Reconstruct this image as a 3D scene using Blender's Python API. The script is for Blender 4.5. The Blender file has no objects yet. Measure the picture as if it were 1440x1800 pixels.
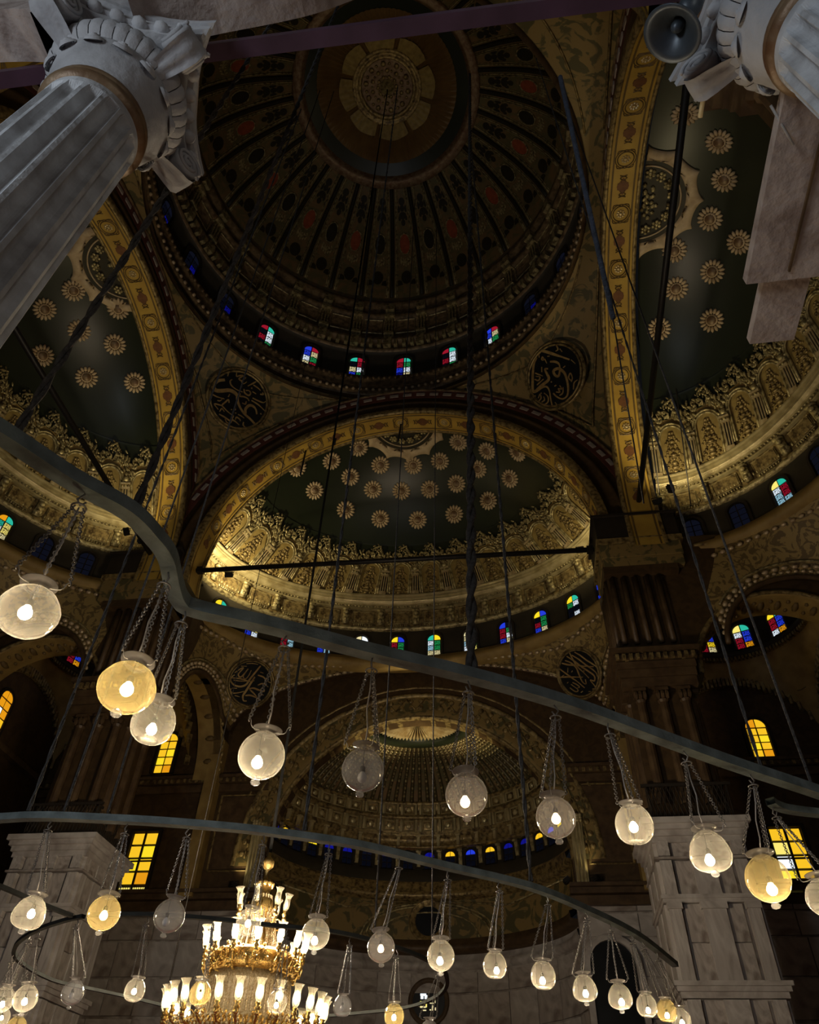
import bpy, math, random
import numpy as np
from mathutils import Vector, Matrix
random.seed(7)
scene = bpy.context.scene
col = scene.collection
PI = math.pi
sin, cos, rad = math.sin, math.cos, math.radians

# ---------------------------------------------------------------- camera
CAM = Vector((5.798, -16.2792, 1.6))
YAW, PITCH, ROLL, FPX = 0.1687, 0.76832, 0.03961, 1289.46
FW = Vector((-sin(YAW) * cos(PITCH), cos(YAW) * cos(PITCH), sin(PITCH)))
RT0 = Vector((cos(YAW), sin(YAW), 0)); UP0 = RT0.cross(FW)
RT = RT0 * cos(ROLL) + UP0 * sin(ROLL); UP = UP0 * cos(ROLL) - RT0 * sin(ROLL)
cd = bpy.data.cameras.new('camera'); cam = bpy.data.objects.new('camera', cd); col.objects.link(cam)
cd.sensor_fit = 'HORIZONTAL'; cd.sensor_width = 36.0; cd.lens = FPX / 1440 * 36.0
cd.clip_start = 0.05; cd.clip_end = 300
M = Matrix.Identity(4)
for r_ in range(3):
    M[r_][0], M[r_][1], M[r_][2], M[r_][3] = RT[r_], UP[r_], -FW[r_], CAM[r_]
cam.matrix_world = M
scene.camera = cam
# ---------------------------------------------------------------- world, assumed daylight lamps, exposure
w = bpy.data.worlds.new('world'); scene.world = w; w.use_nodes = True
w.node_tree.nodes['Background'].inputs['Color'].default_value = (0.62, 0.66, 0.74, 1)
w.node_tree.nodes['Background'].inputs['Strength'].default_value = 0.006
def lamp(name, kind, loc, energy, color, target=None, size=0.3, angle=90, blend=0.6, size_y=None):
    l = bpy.data.lights.new(name, kind); l.energy = energy; l.color = color
    if kind == 'AREA':
        l.size = size
        if size_y: l.shape = 'RECTANGLE'; l.size_y = size_y
    else:
        l.shadow_soft_size = size
    if kind == 'SPOT':
        l.spot_size = rad(angle); l.spot_blend = blend
    o = bpy.data.objects.new(name, l); col.objects.link(o); o.location = loc
    if target is not None:
        o.rotation_euler = (Vector(target) - Vector(loc)).to_track_quat('-Z', 'Y').to_euler()
    return o
# unseen area lamp for assumed daylight behind the visitor; no doorway is modelled
lamp('assumed_daylight_fill', 'AREA', (-3.2, -24.5, 3.0), 640, (0.84, 0.92, 1.0), target=(2.6, -14.5, 7.5), size=3.5, size_y=5)
# unseen area lamp added behind right as fill; no gallery window is modelled
lamp('added_right_fill', 'AREA', (14.0, -23.0, 4.0), 110, (1.0, 0.93, 0.84), target=(9.0, -13.0, 8.0), size=3, size_y=5)
scene.view_settings.view_transform = 'Standard'; scene.view_settings.look = 'None'
scene.view_settings.gamma = 1.0; scene.view_settings.use_curve_mapping = False
scene.view_settings.exposure = 0.0
cy = scene.cycles
cy.max_bounces = 6; cy.diffuse_bounces = 3; cy.glossy_bounces = 3; cy.transparent_max_bounces = 16
cy.sample_clamp_indirect = 2.0; cy.caustics_reflective = False; cy.caustics_refractive = False
cy.use_denoising = True

# ---------------------------------------------------------------- helpers
def ray(px, py): return FW + RT * ((px - 720) / FPX) - UP * ((py - 900) / FPX)
def on_z(px, py, z): d = ray(px, py); return CAM + d * ((z - CAM.z) / d.z)
def on_y(px, py, y): d = ray(px, py); return CAM + d * ((y - CAM.y) / d.y)
def on_x(px, py, x): d = ray(px, py); return CAM + d * ((x - CAM.x) / d.x)
def depth(P): return (Vector(P) - CAM).dot(FW)

class MB:
    def __init__(s): s.v = []; s.f = []
    def add(s, vs, fs, M=None):
        n = len(s.v)
        s.v += [tuple(M @ Vector(v)) for v in vs] if M is not None else [tuple(v) for v in vs]
        s.f += [tuple(i + n for i in f) for f in fs]
        return s
    def box(s, c, d, M=None):
        x, y, z = c; a, b, h = d[0] / 2, d[1] / 2, d[2] / 2
        vs = [(x + i * a, y + j * b, z + k * h) for k in (-1, 1) for j in (-1, 1) for i in (-1, 1)]
        return s.add(vs, [(0, 2, 3, 1), (4, 5, 7, 6), (0, 1, 5, 4), (2, 6, 7, 3), (0, 4, 6, 2), (1, 3, 7, 5)], M)
    def grid(s, P, M=None, closed=False):
        nu, nv = len(P), len(P[0]); fs = []
        for i in range(nu if closed else nu - 1):
            k = (i + 1) % nu
            for j in range(nv - 1): fs.append((i * nv + j, k * nv + j, k * nv + j + 1, i * nv + j + 1))
        return s.add([q for row in P for q in row], fs, M)
    def lathe(s, prof, n=24, M=None, a0=0.0, a1=2 * PI):
        full = abs(a1 - a0 - 2 * PI) < 1e-6
        P = []
        for i in range(n if full else n + 1):
            a = a0 + (a1 - a0) * i / n
            P.append([(r * cos(a), r * sin(a), z) for r, z in prof])
        return s.grid(P, M, full)
    def tube(s, pts, r, n=6, closed=False, caps=True):
        pts = [Vector(p) for p in pts]; m = len(pts)
        rs = r if isinstance(r, (list, tuple)) else [r] * m
        P = []; prev = None
        for i, p in enumerate(pts):
            if closed: t = pts[(i + 1) % m] - pts[i - 1]
            else: t = pts[min(i + 1, m - 1)] - pts[max(i - 1, 0)]
            t.normalize()
            if prev is None:
                u = t.cross(Vector((0, 0, 1)));
                if u.length < 0.05: u = t.cross(Vector((1, 0, 0)))
            else: u = prev - t * prev.dot(t)
            if u.length < 1e-6: u = t.orthogonal()
            u.normalize(); prev = u; v = t.cross(u)
            P.append([p + (u * cos(2 * PI * k / n) + v * sin(2 * PI * k / n)) * rs[i] for k in range(n)])
        base = len(s.v); s.v += [tuple(q) for row in P for q in row]
        for i in range(m if closed else m - 1):
            j = (i + 1) % m
            for k in range(n):
                k2 = (k + 1) % n
                s.f.append((base + i * n + k, base + i * n + k2, base + j * n + k2, base + j * n + k))
        if caps and not closed:
            s.f.append(tuple(base + k for k in range(n))[::-1]); s.f.append(tuple(base + (m - 1) * n + k for k in range(n)))
        return s
    def ball(s, c, r, nu=8, nv=5, M=None):
        rx, ry, rz = r if isinstance(r, (list, tuple)) else (r, r, r)
        vs = [(c[0], c[1], c[2] - rz)]
        for j in range(1, nv):
            a = -PI / 2 + PI * j / nv
            vs += [(c[0] + rx * cos(a) * cos(2 * PI * i / nu), c[1] + ry * cos(a) * sin(2 * PI * i / nu), c[2] + rz * sin(a)) for i in range(nu)]
        vs.append((c[0], c[1], c[2] + rz)); fs = []
        for i in range(nu):
            k = (i + 1) % nu
            fs.append((0, 1 + k, 1 + i)); fs.append((len(vs) - 1, 1 + (nv - 2) * nu + i, 1 + (nv - 2) * nu + k))
            for j in range(nv - 2):
                fs.append((1 + j * nu + i, 1 + j * nu + k, 1 + (j + 1) * nu + k, 1 + (j + 1) * nu + i))
        return s.add(vs, fs, M)
    def prism(s, poly, y0, y1, M=None):          # outline in (x, z), thickness along y
        n = len(poly)
        vs = [(x, y0, z) for x, z in poly] + [(x, y1, z) for x, z in poly]
        fs = [tuple(range(n)), tuple(range(2 * n - 1, n - 1, -1))]
        fs += [(i, i + n, (i + 1) % n + n, (i + 1) % n) for i in range(n)]
        return s.add(vs, fs, M)
    def strip(s, A, B, y0, y1, M=None):          # thick band between two (x, z) polylines
        n = len(A)
        P = [[(a[0], y0, a[1]), (b[0], y0, b[1]), (b[0], y1, b[1]), (a[0], y1, a[1]), (a[0], y0, a[1])] for a, b in zip(A, B)]
        return s.grid(P, M)
    def build(s, name, m, parent=None, smooth=False, loc=None, rz=None, kind=None):
        me = bpy.data.meshes.new(name); me.from_pydata(s.v, [], s.f)
        if smooth: me.polygons.foreach_set('use_smooth', [True] * len(me.polygons))
        me.materials.append(m); me.update()
        o = bpy.data.objects.new(name, me); col.objects.link(o)
        if parent is not None: o.parent = parent
        if loc is not None: o.location = loc
        if rz is not None: o.rotation_euler = (0, 0, rz)
        if kind: o['kind'] = kind
        return o
def tag(o, label=None, cat=None, group=None, kind=None):
    if label: o['label'] = label
    if cat: o['category'] = cat
    if group: o['group'] = group
    if kind: o['kind'] = kind
    return o
def empty(name, loc=(0, 0, 0), rz=0, **k):
    o = bpy.data.objects.new(name, None); col.objects.link(o); o.location = loc; o.rotation_euler = (0, 0, rz)
    o.empty_display_size = 0.2
    return tag(o, **k)
def copy(o, parent=None, loc=None, M=None, m=None):
    c = o.copy(); col.objects.link(c)
    if parent is not None: c.parent = parent
    if loc is not None: c.location = loc
    if M is not None: c.matrix_local = M
    if m is not None:
        c.material_slots[0].link = 'OBJECT'; c.material_slots[0].material = m
    return c
KIDS = {}
def copy_tree(o, parent=None):
    kids = {}
    for x in list(col.objects):
        if x.parent: kids.setdefault(x.parent.name, []).append(x)
    def rec(a, par):
        c = a.copy(); col.objects.link(c)
        if par is not None: c.parent = par
        for ch in kids.get(a.name, []): rec(ch, c)
        return c
    return rec(o, parent)
def frame(origin, xa, ya, za, sx=1, sy=1, sz=1):
    xa, ya, za = Vector(xa) * sx, Vector(ya) * sy, Vector(za) * sz
    m = Matrix.Identity(4)
    for i in range(3): m[i][0], m[i][1], m[i][2], m[i][3] = xa[i], ya[i], za[i], origin[i]
    return m

# ---------------------------------------------------------------- materials
def mat(name, c1, c2=None, rough=0.6, metal=0.0, scale=3.0, bump=0.0, detail=4.0, lo=0.35, hi=0.65, bscale=None, kind='noise', distort=0.0, spec=0.4):
    m = bpy.data.materials.new(name); m.use_nodes = True
    nt = m.node_tree; b = nt.nodes['Principled BSDF']
    b.inputs['Roughness'].default_value = rough; b.inputs['Metallic'].default_value = metal
    b.inputs['Specular IOR Level'].default_value = spec
    b.inputs['Base Color'].default_value = (*c1, 1)
    if c2 or bump:
        tc = nt.nodes.new('ShaderNodeTexCoord')
        if kind == 'wave':
            n = nt.nodes.new('ShaderNodeTexWave'); n.inputs['Distortion'].default_value = distort; n.inputs['Detail'].default_value = detail
            n.inputs['Detail Scale'].default_value = 1.5
        elif kind == 'voronoi':
            n = nt.nodes.new('ShaderNodeTexVoronoi'); n.feature = 'DISTANCE_TO_EDGE'
        else:
            n = nt.nodes.new('ShaderNodeTexNoise'); n.inputs['Detail'].default_value = detail; n.inputs['Distortion'].default_value = distort
        n.inputs['Scale'].default_value = scale
        nt.links.new(tc.outputs['Object'], n.inputs['Vector'])
        out = n.outputs['Distance'] if kind == 'voronoi' else n.outputs[0]
        if kind == 'wave': out = n.outputs['Fac']
        if c2:
            r = nt.nodes.new('ShaderNodeValToRGB')
            r.color_ramp.elements[0].position = lo; r.color_ramp.elements[0].color = (*c1, 1)
            r.color_ramp.elements[1].position = hi; r.color_ramp.elements[1].color = (*c2, 1)
            nt.links.new(out, r.inputs['Fac']); nt.links.new(r.outputs['Color'], b.inputs['Base Color'])
        if bump:
            n2 = nt.nodes.new('ShaderNodeTexNoise'); n2.inputs['Scale'].default_value = bscale or scale * 3; n2.inputs['Detail'].default_value = 5
            nt.links.new(tc.outputs['Object'], n2.inputs['Vector'])
            bp = nt.nodes.new('ShaderNodeBump'); bp.inputs['Strength'].default_value = bump; bp.inputs['Distance'].default_value = 0.05
            nt.links.new(n2.outputs[0], bp.inputs['Height']); nt.links.new(bp.outputs['Normal'], b.inputs['Normal'])
    return m
def emit(name, c, s):
    m = bpy.data.materials.new(name); m.use_nodes = True; nt = m.node_tree; nt.nodes.clear()
    e = nt.nodes.new('ShaderNodeEmission'); e.inputs['Color'].default_value = (*c, 1); e.inputs['Strength'].default_value = s
    o = nt.nodes.new('ShaderNodeOutputMaterial'); nt.links.new(e.outputs[0], o.inputs['Surface'])
    return m
def glass(name, tint, haze, hazec, gl=0.10):
    # thin blown glass: clear film + mirror-like fresnel + a little milky scatter
    m = bpy.data.materials.new(name); m.use_nodes = True; nt = m.node_tree; nt.nodes.clear()
    N = nt.nodes.new
    tr = N('ShaderNodeBsdfTransparent'); tr.inputs['Color'].default_value = (*tint, 1)
    tl = N('ShaderNodeBsdfTranslucent'); tl.inputs['Color'].default_value = (*hazec, 1)
    df = N('ShaderNodeBsdfDiffuse'); df.inputs['Color'].default_value = (*hazec, 1)
    m0 = N('ShaderNodeMixShader'); m0.inputs[0].default_value = 0.35
    nt.links.new(tl.outputs[0], m0.inputs[1]); nt.links.new(df.outputs[0], m0.inputs[2])
    m1 = N('ShaderNodeMixShader')
    fc = N('ShaderNodeLayerWeight'); fc.inputs['Blend'].default_value = 0.5
    pw = N('ShaderNodeMath'); pw.operation = 'POWER'; pw.inputs[1].default_value = 3.0; nt.links.new(fc.outputs['Facing'], pw.inputs[0])
    ma = N('ShaderNodeMath'); ma.operation = 'MULTIPLY_ADD'; ma.inputs[1].default_value = 0.42; ma.inputs[2].default_value = haze
    nt.links.new(pw.outputs[0], ma.inputs[0]); nt.links.new(ma.outputs[0], m1.inputs[0])
    nt.links.new(tr.outputs[0], m1.inputs[1]); nt.links.new(m0.outputs[0], m1.inputs[2])
    g = N('ShaderNodeBsdfGlossy'); g.inputs['Roughness'].default_value = 0.06
    fr = N('ShaderNodeLayerWeight'); fr.inputs['Blend'].default_value = gl
    mx = N('ShaderNodeMixShader'); fm = N('ShaderNodeMath'); fm.operation = 'MULTIPLY'; fm.inputs[1].default_value = 0.45
    nt.links.new(fr.outputs['Fresnel'], fm.inputs[0]); nt.links.new(fm.outputs[0], mx.inputs[0])
    nt.links.new(m1.outputs[0], mx.inputs[1]); nt.links.new(g.outputs[0], mx.inputs[2])
    o = N('ShaderNodeOutputMaterial'); nt.links.new(mx.outputs[0], o.inputs['Surface'])
    return m
X = {}
X['marble'] = mat('grey_marble', (0.62, 0.58, 0.53), (0.33, 0.285, 0.25), 0.45, 0, 0.9, 0.12, 8, 0.38, 0.72, 6, distort=1.6)
X['marble2'] = mat('veined_marble', (0.52, 0.47, 0.42), (0.22, 0.175, 0.145), 0.4, 0, 0.7, 0.1, 8, 0.4, 0.68, 5, distort=2.4)
X['stone'] = mat('white_carved_stone', (0.52, 0.53, 0.55), (0.30, 0.30, 0.31), 0.7, 0, 2.2, 0.35, 6, 0.35, 0.75, 9)
X['pinkstone'] = mat('pink_marble', (0.47, 0.405, 0.37), (0.215, 0.16, 0.135), 0.65, 0, 2.6, 0.45, 8, 0.36, 0.74, 11, distort=1.0)
X['greystone'] = mat('grey_column_stone', (0.66, 0.69, 0.72), (0.30, 0.295, 0.295), 0.6, 0, 3.2, 0.4, 8, 0.34, 0.72, 12)
X['brownring'] = mat('brown_gilt', (0.15, 0.075, 0.035), (0.27, 0.19, 0.11), 0.45, 0.2, 4, 0.2)
X['gold'] = mat('gilded_plaster', (0.57, 0.48, 0.24), (0.125, 0.09, 0.038), 0.33, 0.40, 5.0, 0.6, 7, 0.42, 0.66, 12)
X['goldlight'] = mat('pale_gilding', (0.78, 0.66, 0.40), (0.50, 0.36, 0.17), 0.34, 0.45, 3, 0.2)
X['cornicegold'] = mat('cornice_gilding', (0.60, 0.51, 0.275), (0.38, 0.305, 0.145), 0.34, 0.35, 2.0, 0.25, 5, 0.4, 0.66, 14)
X['niche'] = mat('niche_ochre', (0.40, 0.29, 0.095), (0.27, 0.19, 0.06), 0.55, 0, 3)
X['sunray'] = mat('sunburst_gilding', (0.24, 0.145, 0.05), (0.19, 0.11, 0.04), 0.45, 0.2, 1.0)
X['raildark'] = mat('rail_paint_darkened', (0.045, 0.05, 0.048), (0.032, 0.035, 0.034), 0.7, 0, 5, spec=0.1)  # rail paint darkened to offset the strong chandelier light on the inner rails
X['chain_black'] = mat('matte_chain_black', (0.006, 0.006, 0.006), None, 0.95, spec=0.0)  # blackened, no sheen, so the chandelier light does not brighten the chain
X['spandrel'] = mat('painted_spandrel', (0.36, 0.255, 0.09), (0.16, 0.11, 0.042), 0.6, 0, 1.7, 0, 3, 0.50, 0.55, distort=2.4)
X['golddark'] = mat('aged_gilding', (0.40, 0.295, 0.12), (0.09, 0.058, 0.024), 0.40, 0.35, 5.0, 0.5, 6, 0.4, 0.66, 8)
X['yellow'] = mat('yellow_paint', (0.60, 0.39, 0.07), (0.46, 0.285, 0.05), 0.55, 0, 0.8)
X['ochre'] = mat('ochre_paint', (0.40, 0.27, 0.085), (0.28, 0.18, 0.055), 0.6, 0, 1.5)
X['leafgreen'] = mat('painted_dark_leaf', (0.13, 0.085, 0.03), (0.19, 0.12, 0.04), 0.6, 0, 3)
X['leafred'] = mat('painted_red_leaf', (0.23, 0.10, 0.035), (0.17, 0.07, 0.03), 0.6, 0, 3)
X['brown'] = mat('dark_brown_paint', (0.085, 0.050, 0.019), (0.058, 0.033, 0.013), 0.55, 0, 2.0, 0.0, 6, 0.42, 0.58, distort=1.2)
X['brown2'] = mat('brown_moulding', (0.125, 0.078, 0.036), (0.066, 0.038, 0.018), 0.5, 0, 2.5)
X['vine'] = mat('vine_painted_plaster', (0.29, 0.20, 0.07), (0.115, 0.098, 0.04), 0.6, 0, 0.85, 0, 3, 0.50, 0.56, distort=2.2)
X['green'] = mat('dark_green_shell', (0.020, 0.026, 0.013), (0.015, 0.020, 0.011), 0.36, 0, 0.5, 0.05, 3, 0.35, 0.65, 1.5, spec=0.5)
X['apsegreen'] = mat('olive_apse_rib', (0.085, 0.075, 0.03), (0.14, 0.10, 0.045), 0.4, 0.2, 2.0, 0.2, 5, 0.4, 0.62, 4)
X['domegreen'] = mat('olive_dome_panel', (0.150, 0.130, 0.058), (0.24, 0.150, 0.066), 0.5, 0, 1.1, 0.1, 6, 0.40, 0.62, 4, distort=1.5)
X['domedark'] = mat('dark_dome_rib', (0.020, 0.018, 0.010), (0.035, 0.028, 0.014), 0.5, 0, 2)
X['domebrown'] = mat('brown_dome_moulding', (0.30, 0.205, 0.105), (0.12, 0.08, 0.04), 0.45, 0.1, 3.0, 0.3, 5, 0.4, 0.62, 8)
X['drumdark'] = mat('dark_drum_wall', (0.034, 0.030, 0.020), (0.052, 0.042, 0.026), 0.6, 0, 1.0)
X['redoval'] = mat('red_oval_paint', (0.42, 0.10, 0.04), (0.28, 0.065, 0.03), 0.5, 0, 3)
X['cream'] = mat('cream_plaster', (0.66, 0.52, 0.33), (0.46, 0.33, 0.19), 0.55, 0, 2, 0.15)
X['redband'] = mat('dark_red_band', (0.11, 0.035, 0.022), (0.075, 0.026, 0.018), 0.55, 0, 2)
X['dash'] = mat('grey_white_dash', (0.50, 0.44, 0.38), (0.36, 0.30, 0.25), 0.6, 0, 4)
X['bead'] = mat('pale_bead', (0.72, 0.58, 0.36), (0.55, 0.40, 0.24), 0.35, 0.3, 5)
X['iron'] = mat('black_iron', (0.012, 0.011, 0.010), (0.02, 0.017, 0.014), 0.5, 0.2, 8)
X['rail'] = mat('grey_green_rail_paint', (0.175, 0.215, 0.215), (0.10, 0.125, 0.125), 0.5, 0.1, 5, 0.2)
X['chain'] = mat('dull_chain_steel', (0.28, 0.265, 0.25), (0.16, 0.15, 0.14), 0.42, 0.6, 20)
X['rope'] = mat('grey_rope', (0.075, 0.072, 0.07), (0.04, 0.038, 0.036), 0.8, 0, 20, 0.6, bscale=30)
X['bluerope'] = mat('blue_grey_rope', (0.03, 0.04, 0.062), (0.018, 0.024, 0.036), 0.8, 0, 20, 0.6, bscale=30)
X['cord'] = mat('grey_cord', (0.42, 0.40, 0.38), (0.3, 0.28, 0.26), 0.6, 0, 10)
X['purple'] = mat('purple_beam_paint', (0.072, 0.036, 0.062), (0.048, 0.024, 0.040), 0.5, 0, 2, 0.1)
X['black'] = mat('black_lacquer', (0.008, 0.009, 0.010), (0.012, 0.014, 0.016), 0.35, 0, 2)
X['script'] = mat('gilt_script', (0.56, 0.39, 0.15), (0.38, 0.24, 0.09), 0.4, 0.25, 4)
X['mgold'] = mat('bright_gilt_metal', (0.95, 0.68, 0.26), (0.62, 0.38, 0.10), 0.25, 0.85, 12, 0.3, bscale=40)
X['crystal'] = mat('cut_crystal', (0.80, 0.66, 0.44), (0.50, 0.36, 0.18), 0.12, 0.35, 30, 0.3, bscale=50, spec=0.9)
X['frost'] = mat('pale_tube', (0.75, 0.68, 0.40), (0.6, 0.5, 0.3), 0.4, 0, 3)
X['speaker'] = mat('grey_speaker_metal', (0.075, 0.095, 0.115), (0.05, 0.062, 0.075), 0.4, 0.3, 6)
X['dark'] = mat('near_black_brown_paint', (0.02, 0.015, 0.010), (0.028, 0.02, 0.012), 0.7, 0, 2)  # even near-black brown for frames, railings and attic
X['floor'] = mat('red_carpet', (0.16, 0.03, 0.025), (0.10, 0.02, 0.02), 0.9, 0, 4)
G_LIT = glass('warm_lit_glass', (0.97, 0.965, 0.95), 0.056, (0.97, 0.92, 0.80))
G_YEL = glass('yellow_lit_glass', (0.97, 0.92, 0.78), 0.088, (0.98, 0.78, 0.34))
G_CLR = glass('clear_glass', (0.95, 0.95, 0.95), 0.17, (0.82, 0.82, 0.85), 0.14)
G_LIP = glass('smoky_lip_glass', (0.60, 0.58, 0.57), 0.38, (0.55, 0.52, 0.50), 0.25)
G_TULIP = glass('tulip_glass', (0.97, 0.95, 0.90), 0.20, (1.0, 0.90, 0.66))
B_LIT = emit('lit_bulb', (1.0, 0.79, 0.50), 125)
B_DIM = emit('dim_bulb', (1.0, 0.68, 0.36), 14)
B_OFF = mat('unlit_bulb', (0.55, 0.55, 0.57), None, 0.2)
B_FLAME = emit('candle_bulb', (1.0, 0.82, 0.55), 24)
PANE = {n: emit('pane_' + n, c, s) for n, c, s in [
    ('amber', (1.0, 0.58, 0.02), 0.95), ('yellow', (1.0, 0.74, 0.02), 1.0), ('orange', (1.0, 0.40, 0.01), 0.8), ('white', (0.85, 0.94, 1.0), 1.3),
    ('lemon', (1.0, 0.83, 0.18), 1.0), ('blue', (0.02, 0.05, 0.75), 0.9), ('teal', (0.03, 0.60, 0.42), 0.8), ('red', (0.42, 0.01, 0.03), 0.75),
    ('cyan', (0.40, 0.72, 0.88), 0.85), ('green', (0.02, 0.40, 0.10), 0.7), ('cream', (0.92, 0.80, 0.42), 0.9), ('deepblue', (0.01, 0.012, 0.40), 0.5), ('dusk', (0.012, 0.014, 0.03), 0.3)]}
def leaded(name, c, s):
    # stained glass behind a pierced plaster lattice
    m = emit(name, c, s); nt = m.node_tree; e = [n for n in nt.nodes if n.type == 'EMISSION'][0]
    tc = nt.nodes.new('ShaderNodeTexCoord'); v = nt.nodes.new('ShaderNodeTexVoronoi'); v.inputs['Scale'].default_value = 3.6; v.feature = 'DISTANCE_TO_EDGE'
    nt.links.new(tc.outputs['Object'], v.inputs['Vector'])
    r = nt.nodes.new('ShaderNodeMath'); r.operation = 'GREATER_THAN'; r.inputs[1].default_value = 0.075
    k = nt.nodes.new('ShaderNodeMath'); k.operation = 'MULTIPLY'; k.inputs[1].default_value = s
    nt.links.new(v.outputs['Distance'], r.inputs[0]); nt.links.new(r.outputs[0], k.inputs[0]); nt.links.new(k.outputs[0], e.inputs['Strength'])
    return m
LEAD = {n: leaded('leaded_' + n, c, s) for n, c, s in [
    ('white', (0.80, 0.90, 1.0), 1.0), ('lemon', (1.0, 0.83, 0.20), 0.8), ('yellow', (1.0, 0.70, 0.02), 0.8), ('amber', (1.0, 0.55, 0.02), 0.8), ('orange', (1.0, 0.40, 0.01), 0.7),
    ('blue', (0.02, 0.05, 0.75), 0.8), ('teal', (0.03, 0.60, 0.42), 0.7), ('red', (0.42, 0.01, 0.03), 0.6), ('cyan', (0.40, 0.72, 0.88), 0.7), ('green', (0.02, 0.38, 0.10), 0.6),
    ('cream', (0.92, 0.80, 0.42), 0.7), ('deepblue', (0.01, 0.012, 0.40), 0.4), ('dusk', (0.012, 0.014, 0.03), 0.25)]}
X0 = 0.35
# ================================================================ central dome
DC = (0.10, 0.10)
dome = empty('ceiling_dome', (DC[0], DC[1], 0), label='great central dome with thirty-two painted ribs and sunburst crown', cat='dome', kind='structure')
def dz(r): return 50 + 11.6 * math.sqrt(max(0.0, 1 - (r / 12.4) ** 2))
def shell_pt(r, a, off=0.0):
    z = dz(r); n = Vector((r / 12.4 ** 2 * cos(a), r / 12.4 ** 2 * sin(a), (z - 50) / 11.6 ** 2)).normalized()
    return Vector((r * cos(a), r * sin(a), z)) - n * off
MB().lathe([(12.25, 52.0)] + [(r, dz(r)) for r in np.linspace(12.2, 0.01, 22)], 96).build('dome_shell', X['domegreen'], dome, True)
MB().lathe([(11.05, 38.3), (11.3, 38.45), (11.2, 38.8), (11.5, 39.0), (11.38, 39.3), (11.62, 39.55)], 128).build('lower_moulding', X['brown2'], dome, True)
MB().lathe([(11.62, 39.55), (11.42, 39.7), (11.42, 40.15), (11.75, 40.25), (11.6, 40.5), (11.85, 41.0), (11.62, 41.3), (11.62, 41.75), (12.4, 41.8)], 128).build('ring_cornice', X['domebrown'], dome, True)
b = MB(); b2 = MB()
for i in range(168):
    a = 2 * PI * i / 168; b.ball((11.39 * cos(a), 11.39 * sin(a), 39.92), (0.13, 0.13, 0.11), 6, 4)
for i in range(200):
    a = 2 * PI * i / 200; b2.ball((11.62 * cos(a), 11.62 * sin(a), 41.5), (0.12, 0.12, 0.16), 5, 4)
b.build('bead_row', X['bead'], dome, True, kind='stuff'); b2.build('upper_bead_row', X['domebrown'], dome, True, kind='stuff')
MB().lathe([(12.4, 41.8), (12.4, 45.2), (12.15, 45.3)], 96).build('drum_wall', X['drumdark'], dome, True)
MB().lathe([(12.15, 45.3), (12.0, 45.35), (12.0, 45.55), (12.15, 45.7), (12.2, 46.45), (11.95, 46.5), (11.85, 46.75), (12.2, 46.95), (12.2, 47.35)], 128).build('upper_cornice', X['domebrown'], dome, True)
MB().lathe([(12.2, 47.35), (12.28, 47.4), (12.28, 49.7), (12.05, 49.75), (11.95, 50.1), (12.2, 50.25), (12.2, 51.1), (11.95, 51.2), (11.85, 51.6), (12.05, 51.8), (12.05, 52.0), (12.3, 52.05)], 128).build('panel_band', X['domebrown'], dome, True)
dent = MB().box((11.95, 0, 46.08), (0.35, 0.24, 0.62)).build('dentil', X['gold'], dome)
for i in range(1, 128): copy(dent).rotation_euler = (0, 0, 2 * PI * i / 128)
rb = MB(); re_ = MB()
for k, (rr, w_) in enumerate([(0.13, 0)]):
    rb.tube([shell_pt(r, 0, 0.06) for r in np.linspace(12.1, 6.5, 12)], 0.16, 6)
for s_ in (-1, 1):
    re_.tube([shell_pt(r, s_ * 0.30 / r, 0.05) for r in np.linspace(12.1, 6.5, 12)], 0.055, 5)
    re_.tube([shell_pt(r, s_ * 0.42 / r, 0.03) for r in np.linspace(12.1, 6.5, 12)], 0.03, 4)
pil = MB()
for q in (-0.22, 0, 0.22): pil.box((12.12, q, 48.55), (0.22, 0.13, 2.1))
pil.box((12.05, 0, 49.75), (0.45, 0.75, 0.28)); pil.box((12.05, 0, 47.45), (0.4, 0.7, 0.25)); pil.box((11.95, 0, 50.7), (0.5, 0.66, 0.8)); pil.box((11.95, 0, 46.1), (0.5, 0.55, 0.9))
fr = MB()
da = 2 * PI / 32
for (aa, z0_, z1_) in ((0.042, 47.75, 49.45),):
    P0 = [(12.2 * cos(t), 12.2 * sin(t), z) for t, z in ((aa, z0_), (da - aa, z0_), (da - aa, z1_), (aa, z1_))]
    fr.tube(P0, 0.05, 4, True)
ov_r = MB(); ov_b = MB(); rim = MB(); dk = MB(); sh = MB()
def on_shell_disc(mb, rc, a0, hw, hh, off, n=16):
    c = shell_pt(rc, a0, off); ring = [shell_pt(rc + hh * sin(t) * 0.75, a0 + hw * cos(t) / rc, off) for t in np.linspace(0, 2 * PI, n, False)]
    mb.add([c] + ring, [(0, 1 + (i + 1) % n, 1 + i) for i in range(n)]); return ring
am = da / 2
ring = on_shell_disc(ov_r, 9.95, am, 0.44, 0.72, 0.06); rim.tube(ring, 0.06, 5, True)
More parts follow.
